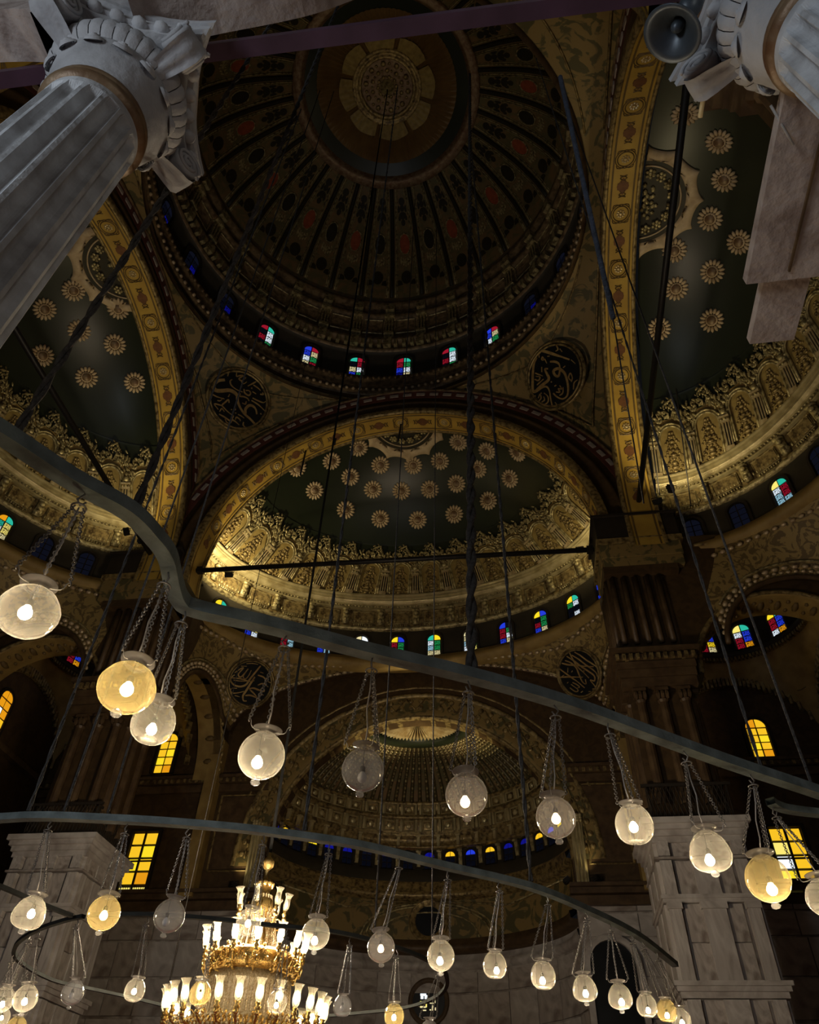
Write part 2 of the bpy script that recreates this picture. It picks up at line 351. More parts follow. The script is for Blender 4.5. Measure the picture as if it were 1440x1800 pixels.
# long dark painted vase above, winged palmette below each oval
for (rc, hw, hh) in ((7.55, 0.24, 0.34), (7.95, 0.17, 0.3), (8.4, 0.29, 0.30), (8.8, 0.17, 0.26)):
    on_shell_disc(dk, rc, am, hw, hh, 0.04, 10)
for s_ in (-1, 1):
    on_shell_disc(dk, 8.0, am + s_ * 0.035, 0.12, 0.3, 0.04, 8); on_shell_disc(dk, 8.55, am + s_ * 0.03, 0.1, 0.2, 0.04, 8)
for q in (-2, -1, 0, 1, 2):
    on_shell_disc(sh, 10.85 - 0.05 * abs(q), am + q * 0.016, 0.085, 0.26, 0.05, 8)
on_shell_disc(dk, 11.45, am, 0.42, 0.34, 0.03, 12)
for s_ in (-1, 1): on_shell_disc(dk, 11.7, am + s_ * 0.05, 0.28, 0.2, 0.03, 8)
ribo = rb.build('rib', X['domedark'], dome, True); ribe = re_.build('rib_edge', X['gold'], ribo, True)
pilo = pil.build('drum_pilaster', X['gold'], dome); fro = fr.build('panel_frame', X['gold'], dome)
ovo = ov_r.build('oval', X['redoval'], dome, True); rimo = rim.build('oval_rim', X['gold'], ovo, True)
dko = dk.build('painted_vase', X['domedark'], dome, True); sho = sh.build('painted_palmette', X['gold'], dome, True)
ph = PI / 2 - am
for i in range(32):
    a = ph + da * i
    for o, ch in ((ribo, ribe), (pilo, None), (fro, None), (ovo, rimo), (dko, None), (sho, None)):
        c = o if i == 0 else copy(o)
        c.rotation_euler = (0, 0, a)
        if i and ch is not None: copy(ch, c)
        if o is ovo and i % 2: c.material_slots[0].link = 'OBJECT'; c.material_slots[0].material = X['domedark']
# crown: oculus ring, green field, sunburst, cream scallops, medallion
MB().lathe([shell_and for shell_and in [(6.75, dz(6.75) - 0.02), (6.6, dz(6.6) - 0.42), (6.35, dz(6.35) - 0.30), (6.2, dz(6.2) - 0.5), (6.0, dz(6.0) - 0.25), (5.9, dz(5.9) - 0.02)]], 96).build('crown_ring', X['brownring'], dome, True)
MB().lathe([(5.95, dz(5.95) - .04), (5.4, dz(5.4) - .06), (4.9, dz(4.9) - .04)], 96).build('green_field', X['green'], dome, True)
n = 168; P = []
for i in range(n):
    a = 2 * PI * i / n; o_ = 0.07 if i % 2 else 0.20
    P.append([shell_pt(r, a, o_ * (1 if 2.6 < r < 5.0 else 0.6)) for r in (5.1, 4.6, 4.0, 3.4, 2.5)])
MB().grid(P, None, True).build('sunburst', X['sunray'], dome)
cre = MB()
P = []
for i in range(13):
    t = -0.34 + 0.68 * i / 12; e = 3.62 - 0.10 * (1 - cos(12 * t)) * 0.5 - 0.28 * max(0, (abs(t) - 0.24) / 0.1) ** 2 * 0.4
    P.append([shell_pt(r, t, 0.25 + (0.04 if i % 2 else 0)) for r in (e, 3.2, 2.5)])
cre.grid(P); creo = cre.build('cream_scallop', X['niche'], dome)
for i in range(1, 8): copy(creo).rotation_euler = (0, 0, i * PI / 4)
MB().lathe([(2.6, dz(2.6) - .1), (2.5, dz(2.5) - .45), (2.3, dz(2.3) - .28), (2.1, dz(2.1) - .3), (1.98, dz(2) - .5), (1.86, dz(1.9) - .28)], 64).build('crown_moulding', X['golddark'], dome, True)
MB().lathe([(1.9, dz(1.9) - .15), (1.4, dz(1.4) - .2), (0.05, dz(0.05) - .2)], 48).build('crown_medallion', X['brownring'], dome, True)
lf = MB()
for k in range(10):
    a = k * PI / 5
    for r, s_ in ((1.55, 0.2), (1.1, 0.16), (0.68, 0.14)):
        lf.ball((r * cos(a + r), r * sin(a + r), dz(r) - .27), (s_, s_, 0.08), 6, 4)
        lf.ball((r * cos(a + r + .28), r * sin(a + r + .28), dz(r) - .25), (s_ * .6, s_ * .6, 0.06), 5, 4)
lf.build('crown_leaf', X['golddark'], dome, True)
MB().lathe([(0.55, dz(0) - .15), (0.5, dz(0) - .4), (0.3, dz(0) - .5), (0.22, dz(0) - .8), (0.05, dz(0) - .9)], 20).build('crown_boss', X['gold'], dome, True)
# stained windows of the drum
def pane_set(parent, wd, ht, names, proto, yoff=0.0, cols=2, rows=3, archtop=True, lead=True):
    """window glass: rows of rectangular panes and a two-part fanlight, every pane a mesh of its own"""
    cw = wd / cols; rh = (ht - (wd / 2 if archtop else 0)) / rows; k = 0
    for c in range(cols):
        for r in range(rows):
            o = copy(proto[0], parent, (-wd / 2 + cw * (c + .5), yoff, rh * (r + .5))); o.scale = (cw * .84, 1, rh * .82)
            o.material_slots[0].link = 'OBJECT'; o.material_slots[0].material = (LEAD if lead else PANE)[names[k % len(names)]]; k += 1
    if archtop:
        for s_ in (-1, 1):
            o = copy(proto[1], parent, (s_ * 0.03 * wd, yoff, rh * rows + 0.05 * wd)); o.scale = (s_ * wd * .45, 1, wd * .42)
            o.material_slots[0].link = 'OBJECT'; o.material_slots[0].material = PANE[names[k % len(names)]]; k += 1
store = empty('glass_pattern', (0, 0, -5))
pr = MB().box((0, 0, 0), (1, .03, 1)).build('pane', PANE['amber'])
pq = MB().prism([(0, 0)] + [(cos(t), sin(t)) for t in np.linspace(0, PI / 2, 8)], -.015, .015).build('pane', PANE['amber'])
bpy.data.objects.remove(store)
PROTO = (pr, pq)
def arch_poly(wd, ht, n=10):
    r = wd / 2; return [(-r, 0), (r, 0)] + [(r * cos(t), ht - r + r * sin(t)) for t in np.linspace(0, PI, n)]
def frame_mesh(wd, ht, t=.1, d=.14):
    b = MB(); A = [(x, z) for x, z in arch_poly(wd + 2 * t, ht + t)]; B = arch_poly(wd, ht)
    A.append(A[0]); B.append(B[0])
    b.strip(A, B, -d / 2, d / 2); b.box((0, 0, ht / 2), (.05 * wd, .05, ht))
    return b
wf = frame_mesh(1.25, 2.6, .16).build('drum_window', X['dark'], dome)
DW = [('deepblue', 'blue', 'red', 'cream', 'white', 'green', 'red', 'teal'), ('blue', 'cream', 'dusk', 'green', 'white', 'red', 'teal', 'red'),
      ('cream', 'white', 'blue', 'red', 'green', 'cream', 'blue', 'red'), ('dusk', 'red', 'dusk', 'green', 'white', 'white', 'red', 'teal')]
for i in range(24):
    a = PI / 2 + 2 * PI * (i - 12) / 24
    c = wf if i == 0 else copy(wf)
    c.location = (12.3 * cos(a), 12.3 * sin(a), 42.35); c.rotation_euler = (0, 0, a - PI / 2)
    pane_set(c, 1.0, 2.3, DW[i % 4] if 10 <= i <= 15 else ('dusk', 'dusk', 'dusk', 'dusk', 'deepblue', 'dusk', 'dusk', 'dusk'), PROTO, -.02, 2, 3)  # outer windows get dark panes, painting in the dimming of their deep recess

# ================================================================ great arches and pendentives
RI, RE, Z0 = 10.4, 13.1, 25.8
TH = 1.6
def arch_root(loc, rz, label): return empty('great_arch', loc, rz, label=label, cat='arch', kind='structure')
def clampu(u, lim): return max(-lim, min(lim, u))
def build_arch(root, lim):
    """one great arch in its own frame: u across the span, v outwards from the dome, z up"""
    ts = [-0.14] + list(np.linspace(-0.06, PI + 0.06, 60)) + [PI + 0.14]
    def sweep(prof, name, m, smooth=True, kind=None):
        P = [[(clampu(r * cos(t), lim + v), v, Z0 + r * sin(t)) for r, v in prof] for t in ts]
        return MB().grid(P).build(name, m, root, smooth)
    sweep([(RI, 0.12), (RI, TH - .12)], 'soffit', X['yellow'])
    sweep([(10.75, .0), (10.55, -.06), (RI - .05, -.02), (RI - .06, .14), (RI, .16)], 'inner_edge', X['golddark'])
    sweep([(RI, TH - .16), (RI - .06, TH - .14), (RI - .06, TH), (RI + .1, TH + .06)], 'outer_edge', X['golddark'])
    sweep([(RI - .02, .26), (RI - .03, .3), (RI - .02, .34)], 'border_line', X['leafgreen'])
    sweep([(RI - .02, TH - .34), (RI - .03, TH - .3), (RI - .02, TH - .26)], 'border_line', X['leafgreen'])
    sweep([(10.75, .0), (10.85, .16), (11.1, .26), (11.45, .30), (11.5, .2), (11.62, .18), (11.7, .28), (12.1, .34)], 'concave_band', X['brown'])
    sweep([(12.1, .34), (12.16, .30), (12.72, .38), (12.78, .32)], 'red_band', X['redband'])
    sweep([(12.78, .32), (12.86, .24), (12.94, .30), (13.0, .46), (13.08, .42), (RE, .62)], 'outer_moulding', X['domebrown'])
    d0 = MB().box((0, 0, 0), (.52, .06, .22)).build('painted_dash', X['dash'], root)
    first = True
    for i in range(46):
        t = rad(4) + i * rad(172) / 45; r = 12.44; u = r * cos(t)
        if abs(u) > lim + .2: continue
        m = frame((u, .31, Z0 + r * sin(t)), (-sin(t), 0, cos(t)), (0, 1, 0), (-cos(t), 0, -sin(t)))
        if first: d0.matrix_local = m; first = False
        else: copy(d0, M=m)
    # painted roundels, hearts and scrolls on the soffit
    rd = MB(); pts = [(.36 * cos(t), .36 * sin(t), 0) for t in np.linspace(0, 2 * PI, 20, False)]
    rd.tube(pts, .028, 4, True)
    rd.tube([(x * 1.25, y * 1.25, z) for x, y, z in pts], .022, 4, True)
    ro = rd.build('painted_roundel', X['leafgreen'], root)
    fl = MB()
    for k in range(8): fl.ball((.15 * cos(k * PI / 4), .15 * sin(k * PI / 4), 0), (.06, .06, .03), 5, 4)
    fl.ball((0, 0, 0), (.08, .08, .04), 6, 4)
    flo = fl.build('flower', X['goldlight'], ro)
    ht = MB(); hp = [(0, -.42), (.14, -.22), (.27, -.02), (.24, .16), (.1, .2), (0, .1), (-.1, .2), (-.24, .16), (-.27, -.02), (-.14, -.22)]
    ht.prism([(x, z) for x, z in hp], -.012, .012, Matrix.Rotation(-PI / 2, 4, 'X'))
    ho = ht.build('painted_leaf', X['leafred'], root)
    sc_ = MB()
    for s_ in (-1, 1):
        sc_.tube([(s_ * (.05 + .30 * (1 - math.exp(-q / 3)) * cos(q * .8) * .9), .38 - q * .055, 0) for q in np.linspace(0, 6.5, 14)], .026, 4)
        sc_.tube([(s_ * .02, -.4, 0), (s_ * .2, -.33, 0), (s_ * .34, -.36, 0), (s_ * .38, -.48, 0)], .026, 4)
    so = sc_.build('painted_scroll', X['leafgreen'], root)
    N = 11; k0 = [1, 1, 1]
    for i in range(N):
        for dt, o, flip in ((0, ro, 1), (.075, so, 1), (-.075, so, -1), (.128, ho, 1), (-.128, ho, -1)):
            t = rad(9) + (i + .5) * rad(162) / N + dt
            m = frame(((RI - .02) * cos(t), TH / 2, Z0 + (RI - .02) * sin(t)), (0, 1, 0), (-sin(t) * flip, 0, cos(t) * flip), (-cos(t), 0, -sin(t)))
            if o['used'] if 'used' in o.keys() else False: c = copy(o, M=m); (copy(flo, c) if o is ro else None)
            else: o.matrix_local = m; o['used'] = True
    for o in (ro, so, ho): del o['used']
arF = arch_root((X0, 10.5, 0), 0, 'great yellow arch in front of the nearest lit half-dome below the dome')
build_arch(arF, 11.45)
arR = arch_root((X0 + 11.45, 0, 0), -PI / 2, 'great yellow arch on the right side seen almost edge-on'); build_arch(arR, 10.5)
arL = arch_root((X0 - 11.45, 0, 0), PI / 2, 'great yellow arch on the left side behind the white column'); build_arch(arL, 10.5)
arB = arch_root((X0, -10.5, 0), PI, 'great yellow arch above the visitor at the top of the view'); build_arch(arB, 11.45)
SURF = []
def pendentive(sx, sy, label):
    root = empty('pendentive', (0, 0, 0), label=label, cat='pendentive', kind='structure')
    bot = []
    lim = 11.45
    t_tip = math.acos((lim + .5) / RE)
    for t in np.linspace(PI / 2, t_tip, 16): bot.append(Vector((X0 + sx * RE * cos(t), sy * (10.5 + .6), Z0 + RE * sin(t))))
    t_tip2 = math.acos((10.5 + .5) / RE)
    for t in np.linspace(t_tip2, PI / 2, 16): bot.append(Vector((X0 + sx * (lim + .6), sy * RE * cos(t), Z0 + RE * sin(t))))
    n = len(bot); P = []
    for i, q in enumerate(bot):
        a = PI / 2 * (1 - i / (n - 1)); top = Vector((DC[0] + sx * 11.15 * cos(a), DC[1] + sy * 11.15 * sin(a), 38.6))
        row = []
        for k in range(7):
            f = k / 6; row.append(q.lerp(top, f) + Vector((sx, sy, .6)) * (.35 * sin(PI * f) * sin(PI * i / (n - 1))))
        P.append(row)
    MB().grid(P).build('pendentive_face', X['vine'], root, True); SURF.append(P)
    inner = [P[i][1] * .86 + P[i][5] * .14 + Vector((-sx, -sy, -.3)) * .06 for i in range(4, n - 4)]
    topl = [P[i][5] + Vector((-sx, -sy, -.3)) * .06 for i in range(n - 6, 5, -1)]
    MB().tube(inner, .06, 4).build('gilt_line', X['golddark'], root, True)
    MB().tube(topl, .05, 4).build('gilt_line', X['golddark'], root, True)
    return root
for sx, sy, lb in ((-1, 1, 'vine-painted pendentive between the front arch and the left arch'), (1, 1, 'vine-painted pendentive between the front arch and the right arch'),
                   (-1, -1, 'vine-painted pendentive above the white column'), (1, -1, 'vine-painted pendentive above the loudspeaker')):
    pendentive(sx, sy, lb)
# ================================================================ half-domes
HA, HB = 11.6, 7.9
SA, SB_ = 10.9, 8.2          # shell ellipsoid
TA, TB = 8.7, 6.55           # plan of the arcade's top edge
def hz(s): return 26 + 11.2 * math.sqrt(max(0, 1 - s * s))
def ell(th, d=0.0):
    """point on the plan ellipse at angle th (0 = middle), moved inwards by d"""
    x, y = HA * sin(th), HB * cos(th); n = Vector((sin(th) / HA, cos(th) / HB)).normalized()
    return Vector((x - n.x * d, y - n.y * d)), n
_u = np.linspace(-PI / 2, PI / 2, 721); _d = np.sqrt((HA * np.cos(_u)) ** 2 + (HB * np.sin(_u)) ** 2)
_c = np.concatenate([[0], np.cumsum((_d[1:] + _d[:-1]) / 2 * (_u[1] - _u[0]))]); EGG = (_c - _c[-1] / 2, _u)
def half_sweep(prof, name, m, root, n=64, smooth=True, kind=None):
    P = []
    for i in range(n + 1):
        th = -PI / 2 + PI * i / n
        row = []
        for d, z in prof:
            q, _ = ell(th, d); row.append((q.x, max(q.y, -.0), z))
        P.append(row)
    return MB().grid(P).build(name, m, root, smooth, kind=kind)
hd = empty('half_dome', (X0, 12.0, 0), label='front half-dome in dark green with gilded arcade under the great arch', cat='half-dome', kind='structure')
P = []
for i in range(49):
    th = -PI / 2 + PI * i / 48
    P.append([(SA * s * sin(th), SB_ * s * cos(th), hz(s)) for s in np.linspace(.83, 0.0, 16)])
MB().grid(P).build('green_shell', X['green'], hd, True)
half_sweep([(-.15, 24.3), (.55, 24.4), (.6, 24.75), (.35, 24.85), (.3, 25.1), (0, 25.15)], 'base_ledge', X['ochre'], hd)
half_sweep([(0, 25.15), (0, 27.05)], 'window_wall', X['drumdark'], hd)
half_sweep([(0, 27.05), (.2, 27.1), (.22, 27.25), (.12, 27.32)], 'lower_moulding', X['gold'], hd)
half_sweep([(.12, 27.32), (.34, 28.4)], 'frieze', X['golddark'], hd)
half_sweep([(.34, 28.32), (.5, 28.34), (.5, 28.40), (.44, 28.42), (.46, 28.52), (.62, 28.54), (.62, 28.59), (.66, 28.61), (.78, 28.70), (.80, 28.72), (.90, 28.74), (.90, 28.79), (.98, 28.81), (.98, 28.93), (1.06, 28.97), (1.06, 29.05), (.96, 29.06), (.96, 29.13), (.74, 29.15)], 'cornice', X['cornicegold'], hd, smooth=False)
egg = MB()
for i in range(150):
    th = float(np.interp(-15.3 + 30.6 * i / 149, *EGG)); q, nn = ell(th, .56); egg.ball((q.x, q.y, 28.47), (.075, .075, .05), 5, 4); q, nn = ell(th, .26); egg.ball((q.x, q.y, 27.62), (.06, .06, .12), 5, 4)
egg.build('egg_moulding', X['gold'], hd, True, kind='stuff')
P = []
for i in range(65):
    th = -PI / 2 + PI * i / 64; q0, _ = ell(th, .74); q0.y = max(q0.y, 0); q1 = Vector((TA * sin(th), TB * cos(th)))
    P.append([(*q0, 29.15), (*(q0 * .5 + q1 * .5), 30.9), (*(q0 * .26 + q1 * .74), 31.74), (*q1, 32.65), (SA * .79 * sin(th), SB_ * .79 * cos(th), 32.75)])
MB().grid([r[:3] for r in P]).build('arcade_wall', X['ochre'], hd, True); MB().grid([r[2:] for r in P]).build('green_border', X['green'], hd, True)
NB = 14
_t = np.linspace(-PI / 2, PI / 2, 721); _ds = np.sqrt((HA * np.cos(_t)) ** 2 + (HB * np.sin(_t)) ** 2)
_S = np.concatenate([[0], np.cumsum((_ds[1:] + _ds[:-1]) / 2 * (_t[1] - _t[0]))]); _S -= _S[-1] / 2
BW = _S[-1] * 2 / 14.2                                    # bays of equal length along the wall
def th_at(k): return float(np.interp(k * BW, _S, _t))
LEAN = math.atan2(1.62 - .74, 32.6 - 29.15)
# pieces of one bay (local x tangent, y towards the viewer is negative, z up), 2.0 wide
pl = MB(); pl.box((0, -.12, .11), (.5, .34, .22)); pb = MB().box((0, -.06, .75), (.46, .14, 1.1))
for q in (-.15, 0, .15): pl.tube([(q, -.17, .24), (q, -.17, 1.28)], .042, 6)
pl.box((0, -.12, 1.34), (.48, .28, .1)); pl.box((0, -.15, 1.54), (.56, .34, .08))
cp = MB()
for q in (-.18, 0, .18): cp.ball((q, -.2, 1.45), (.1, .1, .1), 6, 4)
cp.ball((0, -.18, 1.78), (.2, .14, .18), 6, 4); cp.ball((-.16, -.16, 1.66), (.1, .1, .08), 5, 4); cp.ball((.16, -.16, 1.66), (.1, .1, .08), 5, 4); cp.ball((0, -.16, 2.02), (.12, .1, .14), 5, 4)
ar = MB()
def legarch(r, z0_, zs, n=12): return [(-r, z0_)] + [(-r, z0_ + (zs - z0_) * .5)] + [(r * cos(t), zs + r * sin(t)) for t in np.linspace(PI, 0, n)] + [(r, z0_ + (zs - z0_) * .5), (r, z0_)]
for r in (.70, .58): ar.tube([(x, -.13, z) for x, z in legarch(r, .1, 1.62)], .055, 6)
ar.box((-.79, -.1, 1.60), (.34, .22, .09)); ar.box((.79, -.1, 1.60), (.34, .22, .09))
npn = MB(); npn.prism([(x, z) for x, z in legarch(.56, .06, 1.62)], -.03, .02)
orn = MB(); rr = random.Random(3)
for z, w_ in ((.18, .30), (.36, .42), (.55, .34), (.74, .20), (.92, .36), (1.12, .26), (1.32, .18), (1.5, .28), (1.7, .14), (1.86, .08)):
    orn.ball((0, -.07, z), (w_ * .5, .09, .085), 7, 4)
    for s_ in (-1, 1):
        orn.ball((s_ * w_ * .78, -.06, z + .04), (.085, .07, .07), 5, 4); orn.ball((s_ * w_ * 1.12, -.05, z - .04), (.06, .05, .055), 5, 4)
orn.box((0, -.08, .82), (.5, .1, .05)); orn.box((0, -.08, .47), (.36, .1, .04))
cr = MB()
for k in range(120):
    x = rr.uniform(-1, 1); top = 2.7 + .85 * math.exp(-(x / .42) ** 2) + .25 * (abs(x) > .75)
    low = 2.42 if abs(x) < .5 else 1.95
    z = rr.uniform(low, max(low + .1, top)); s_ = rr.uniform(.035, .085); cr.ball((0, 0, 0), (s_, s_ * .7, s_ * rr.uniform(1.2, 2.2)), 5, 4, Matrix.Translation((x, -.10 - rr.uniform(0, .14), z)) @ Matrix.Rotation(rr.uniform(-1.1, 1.1), 4, 'Y'))
    if k == -1: cr.ball((0, 0, 0), (1, 1, 1), 5, 4)
for k in range(5):
    t = PI * (k + .5) / 5; cr.tube([(.78 * cos(t), -.12, 1.75 + .78 * sin(t)), (.92 * cos(t), -.2, 1.8 + .95 * sin(t)), (.86 * cos(t + .2), -.16, 1.8 + 1.1 * sin(t + .1))], .05, 5)
pc = dict(pilaster=pl.build('pilaster', X['goldlight'], hd), arch=ar.build('niche_arch', X['gold'], hd, True), panel=npn.build('niche_panel', X['niche'], hd),
          crest=cr.build('leaf_crest', X['gold'], hd, True))
capo = cp.build('capital', X['gold'], pc['pilaster'], True); pbo = pb.build('shaft_back', X['domedark'], pc['pilaster']); orno = orn.build('candelabrum_relief', X['golddark'], pc['panel'], True)  # dark shaft backing paints the shade between reeds, pale reeds the highlights
# frieze pieces
fp = MB().box((0, -.07, .52), (1.15, .1, .66)); fb = MB()
fb.box((0, -.12, .52), (.42, .22, .9)); fb.ball((0, -.26, .76), (.17, .12, .15), 7, 4); fb.ball((0, -.22, .34), (.13, .1, .12), 7, 4); fb.box((0, -.2, .95), (.5, .3, .12))
fr2 = MB(); fr2.tube([(-.62, -.09, .16), (.62, -.09, .16), (.62, -.09, .88), (-.62, -.09, .88)], .035, 4, True)
for q in range(9): fr2.ball((-.52 + .13 * q, -.12, .05), (.05, .05, .08), 5, 4)
pc['fpanel'] = fp.build('frieze_panel', X['golddark'], hd); fro2 = fr2.build('panel_frame', X['gold'], pc['fpanel'])
pc['bracket'] = fb.build('bracket', X['gold'], hd, True)
pc['window'] = frame_mesh(.86, 1.5, .12, .2).build('stained_window', X['dark'], hd)
HW = [('blue', 'dusk', 'blue', 'white', 'lemon', 'green', 'yellow', 'blue'), ('red', 'red', 'dusk', 'cyan', 'cyan', 'white', 'yellow', 'teal'), ('blue', 'blue', 'blue', 'cyan', 'blue', 'cream', 'yellow', 'blue'),
      ('white', 'cream', 'dusk', 'blue', 'deepblue', 'blue', 'cream', 'white'), ('blue', 'red', 'red', 'white', 'green', 'green', 'yellow', 'blue'), ('cream', 'cyan', 'white', 'cream', 'green', 'green', 'teal', 'yellow'),
      ('white', 'cyan', 'cream', 'lemon', 'green', 'green', 'cream', 'yellow'), ('blue', 'red', 'red', 'cream', 'white', 'green', 'blue', 'dusk'), ('blue', 'red', 'dusk', 'cream', 'green', 'green', 'yellow', 'blue'),
      ('dusk', 'dusk', 'green', 'white', 'dusk', 'white', 'yellow', 'teal')]
def place_bay(key, th, d, z, lean, sx=1.0, sz=1.0, first=False):
    q, nn = ell(th, d); yv = Vector((nn.x, nn.y, 0)); xv = Vector((yv.y, -yv.x, 0)); 
    # lean inwards: z axis tilts against the outward normal
    za = (Vector((0, 0, 1)) * cos(lean) - yv * sin(lean)); ya = (yv * cos(lean) + Vector((0, 0, 1)) * sin(lean))
    if lean == LEAN:
        tp = Vector((TA * sin(th), TB * cos(th), 32.65)); za = tp - Vector((q.x, q.y, 29.15)); sz = za.length / 3.45; za.normalize()
        ya = za.cross(xv).normalized(); xv = ya.cross(za)
    m = frame((q.x, q.y, z), xv, ya, za, sx, 1, sz)
    o = pc[key]
    if first: o.matrix_local = m; return o
    c = copy(o, M=m)
    if key == 'pilaster': copy(capo, c); copy(pbo, c)
    if key == 'panel': copy(orno, c)
    if key == 'fpanel': copy(fro2, c)
    return c
def arcw(th): return BW / 2.0
for i in range(NB):
    th = th_at(i - NB / 2 + .5); f = i == 0; sx = arcw(th) * .93
    place_bay('arch', th, .74, 29.15, LEAN, sx, 1, f); place_bay('panel', th, .74, 29.15, LEAN, sx, 1, f); place_bay('crest', th, .74, 29.15, LEAN, sx, 1, f)
    place_bay('fpanel', th, .12, 27.32, .2, sx, 1, f)
    w_ = place_bay('window', th, .06, 25.2, 0, 1, 1, f)
    k = i - 2
    pane_set(w_, .78, 1.42, HW[k % 10], PROTO, -.03, 2, 3)
for i in range(NB + 1):
    th = th_at(i - NB / 2); f = i == 0
    place_bay('pilaster', th, .74, 29.15, LEAN, .9, 1, f); place_bay('bracket', th, .12, 27.32, .2, .9, 1, f)
# apex medallion: scalloped cream frame, dark ring, gilt star flowers
def on_half(rho, ph_, off):
    u, v = rho * cos(ph_), rho * sin(ph_); s = math.sqrt((u / SA) ** 2 + (v / SB_) ** 2); return (u, v, hz(min(s, 1)) - off)
med = MB(); P = []
for i in range(61):
    ph_ = PI * i / 60; e = 2.75 - .28 * abs(sin(ph_ * 6)) ** .6
    P.append([on_half(r, ph_, o) for r, o in ((e, .02), (e - .06, .14), (e - .35, .20), (e - .5, .10), (2.08, .16), (1.98, .04))])
med.grid(P); mo = med.build('apex_medallion', X['cream'], hd, True)
MB().grid([[on_half(r, PI * i / 40, .045) for r in (2.0, 1.2, 0.01)] for i in range(41)]).build('medallion_field', X['domedark'], mo, True)
MB().tube([on_half(1.75, PI * i / 40, .07) for i in range(41)], .045, 5).build('medallion_line', X['cream'], mo, True)
st = MB()
for ph_ in [PI * (k + .5) / 8 for k in range(8)]:
    c = on_half(1.38, ph_, .1); st.ball(c, (.12, .12, .07), 6, 4)
    for k in range(6): st.ball((c[0] + .17 * cos(k * PI / 3), c[1] + .17 * sin(k * PI / 3), c[2] + .0), (.10, .10, .06), 5, 4)
for k in range(26):
    ph_ = rr.uniform(0, PI); c = on_half(rr.uniform(.1, .85), ph_, .1); st.ball(c, (.12, .12, .08), 5, 4)
st.build('gilt_flower', X['gold'], mo, True)
rt = MB()
for k in range(16):
    a = k * PI / 8; mx = Matrix.Rotation(a, 4, 'Z')
    rt.ball((.415, 0, -.05), (.165, .083, .08), 6, 4, mx)
rt.lathe([(.27, 0), (.27, -.1), (.2, -.14), (.18, -.04)], 18)
roso = rt.build('rosette', X['cream'], hd, True)
bos = MB().lathe([(.27, -.05), (.22, -.13), (.12, -.19), (.0, -.21)], 14); boso = bos.build('boss', X['brownring'], roso, True)
hdR = None
heads = []
def ros_at(hdroot, px, py, first=None):
    M_ = hdroot.matrix_world if False else (Matrix.Translation(hdroot.location) @ Matrix.Rotation(hdroot.rotation_euler.z, 4, 'Z'))
    Mi = M_.inverted(); o = Mi @ CAM; d = Mi.to_3x3() @ ray(px, py)
    S = Vector((1 / SA, 1 / SB_, 1 / 11.2)); oo = Vector((o.x * S.x, o.y * S.y, (o.z - 26) * S.z)); dd = Vector((d.x * S.x, d.y * S.y, d.z * S.z))
    a = dd.dot(dd); b_ = oo.dot(dd); c_ = oo.dot(oo) - 1; q = b_ * b_ - a * c_
    if q < 0: return
    t = (-b_ + math.sqrt(q)) / a; h = o + d * t
    nrm = Vector((h.x / SA ** 2, h.y / SB_ ** 2, (h.z - 26) / 11.2 ** 2)).normalized()
    if h.y < .35: return
    xa = Vector((1, 0, 0)); xa = (xa - nrm * xa.dot(nrm)).normalized(); ya = nrm.cross(xa)
    m = frame(h - nrm * .01, xa, ya, nrm, 1.08, 1.08, 1.0)
    if first: roso.matrix_local = m
    else:
        c = roso.copy(); col.objects.link(c); c.parent = hdroot; c.matrix_local = m; copy(boso, c)
hdR = copy_tree(hd); hdR.location = (X0 + 11.45 + TH + .35, 0, 0); hdR.rotation_euler = (0, 0, -PI / 2); hdR['label'] = 'right half-dome in dark green with lit gilded arcade beyond the edge-on arch'
hdL = copy_tree(hd); hdL.location = (X0 - 11.45 - TH, 0, 0); hdL.rotation_euler = (0, 0, PI / 2); hdL['label'] = 'left half-dome in dark green with gilded arcade behind the white column'
for root in (hdR, hdL):
    for c in [c for c in col.objects if c.parent == root and c.name.startswith('rosette')]:
        for k in [k for k in col.objects if k.parent == c]: bpy.data.objects.remove(k)
        bpy.data.objects.remove(c)
from_lit = {hdR.name: (1408, 847), hdL.name: (25, 927)}
bpy.context.view_layer.update()
for root in (hdR, hdL):
    wins = [c for c in col.objects if c.parent == root and c.name.startswith('stained_window')]
    def pixd(c):
        P_ = root.matrix_basis @ c.matrix_basis @ Vector((0, 0, .7)) - CAM; d_ = P_.dot(FW); tx, ty_ = from_lit[root.name]
        return math.hypot(720 + FPX * P_.dot(RT) / d_ - tx, 900 - FPX * P_.dot(UP) / d_ - ty_) if d_ > 0 else 1e9
    wins.sort(key=pixd)
    for i, c in enumerate(wins):
        nm = ('cyan', 'cyan', 'white', 'cyan', 'red', 'red', 'lemon', 'teal') if root == hdR else ('white', 'white', 'teal', 'cream', 'lemon', 'lemon', 'orange', 'teal')
        for k, q in enumerate([q for q in col.objects if q.parent == c]):
            q.material_slots[0].material = (LEAD if k < 6 else PANE)[nm[k % 8]] if i == 0 else PANE['dusk']
FR = [(523, 822), (583, 810), (631, 787), (669, 817), (727, 818), (774, 810), (806, 777), (857, 792), (910, 795), (616, 838), (656, 860), (706, 863), (756, 860), (803, 850), (841, 824), (897, 841), (859, 880), (553, 862), (608, 896), (669, 912), (735, 914), (799, 904)]
for i, q in enumerate(FR): ros_at(hd, *q, first=(i == 0))
for q in [(1265, 248), (1274, 315), (1249, 384), (1186, 440), (1253, 477), (1189, 507), (1159, 578), (1252, 563), (1205, 200), (1300, 425)]: ros_at(hdR, *q)
for q in [(129, 510), (78, 543), (208, 542), (139, 581), (74, 625), (202, 605), (152, 663), (237, 672)]: ros_at(hdL, *q)
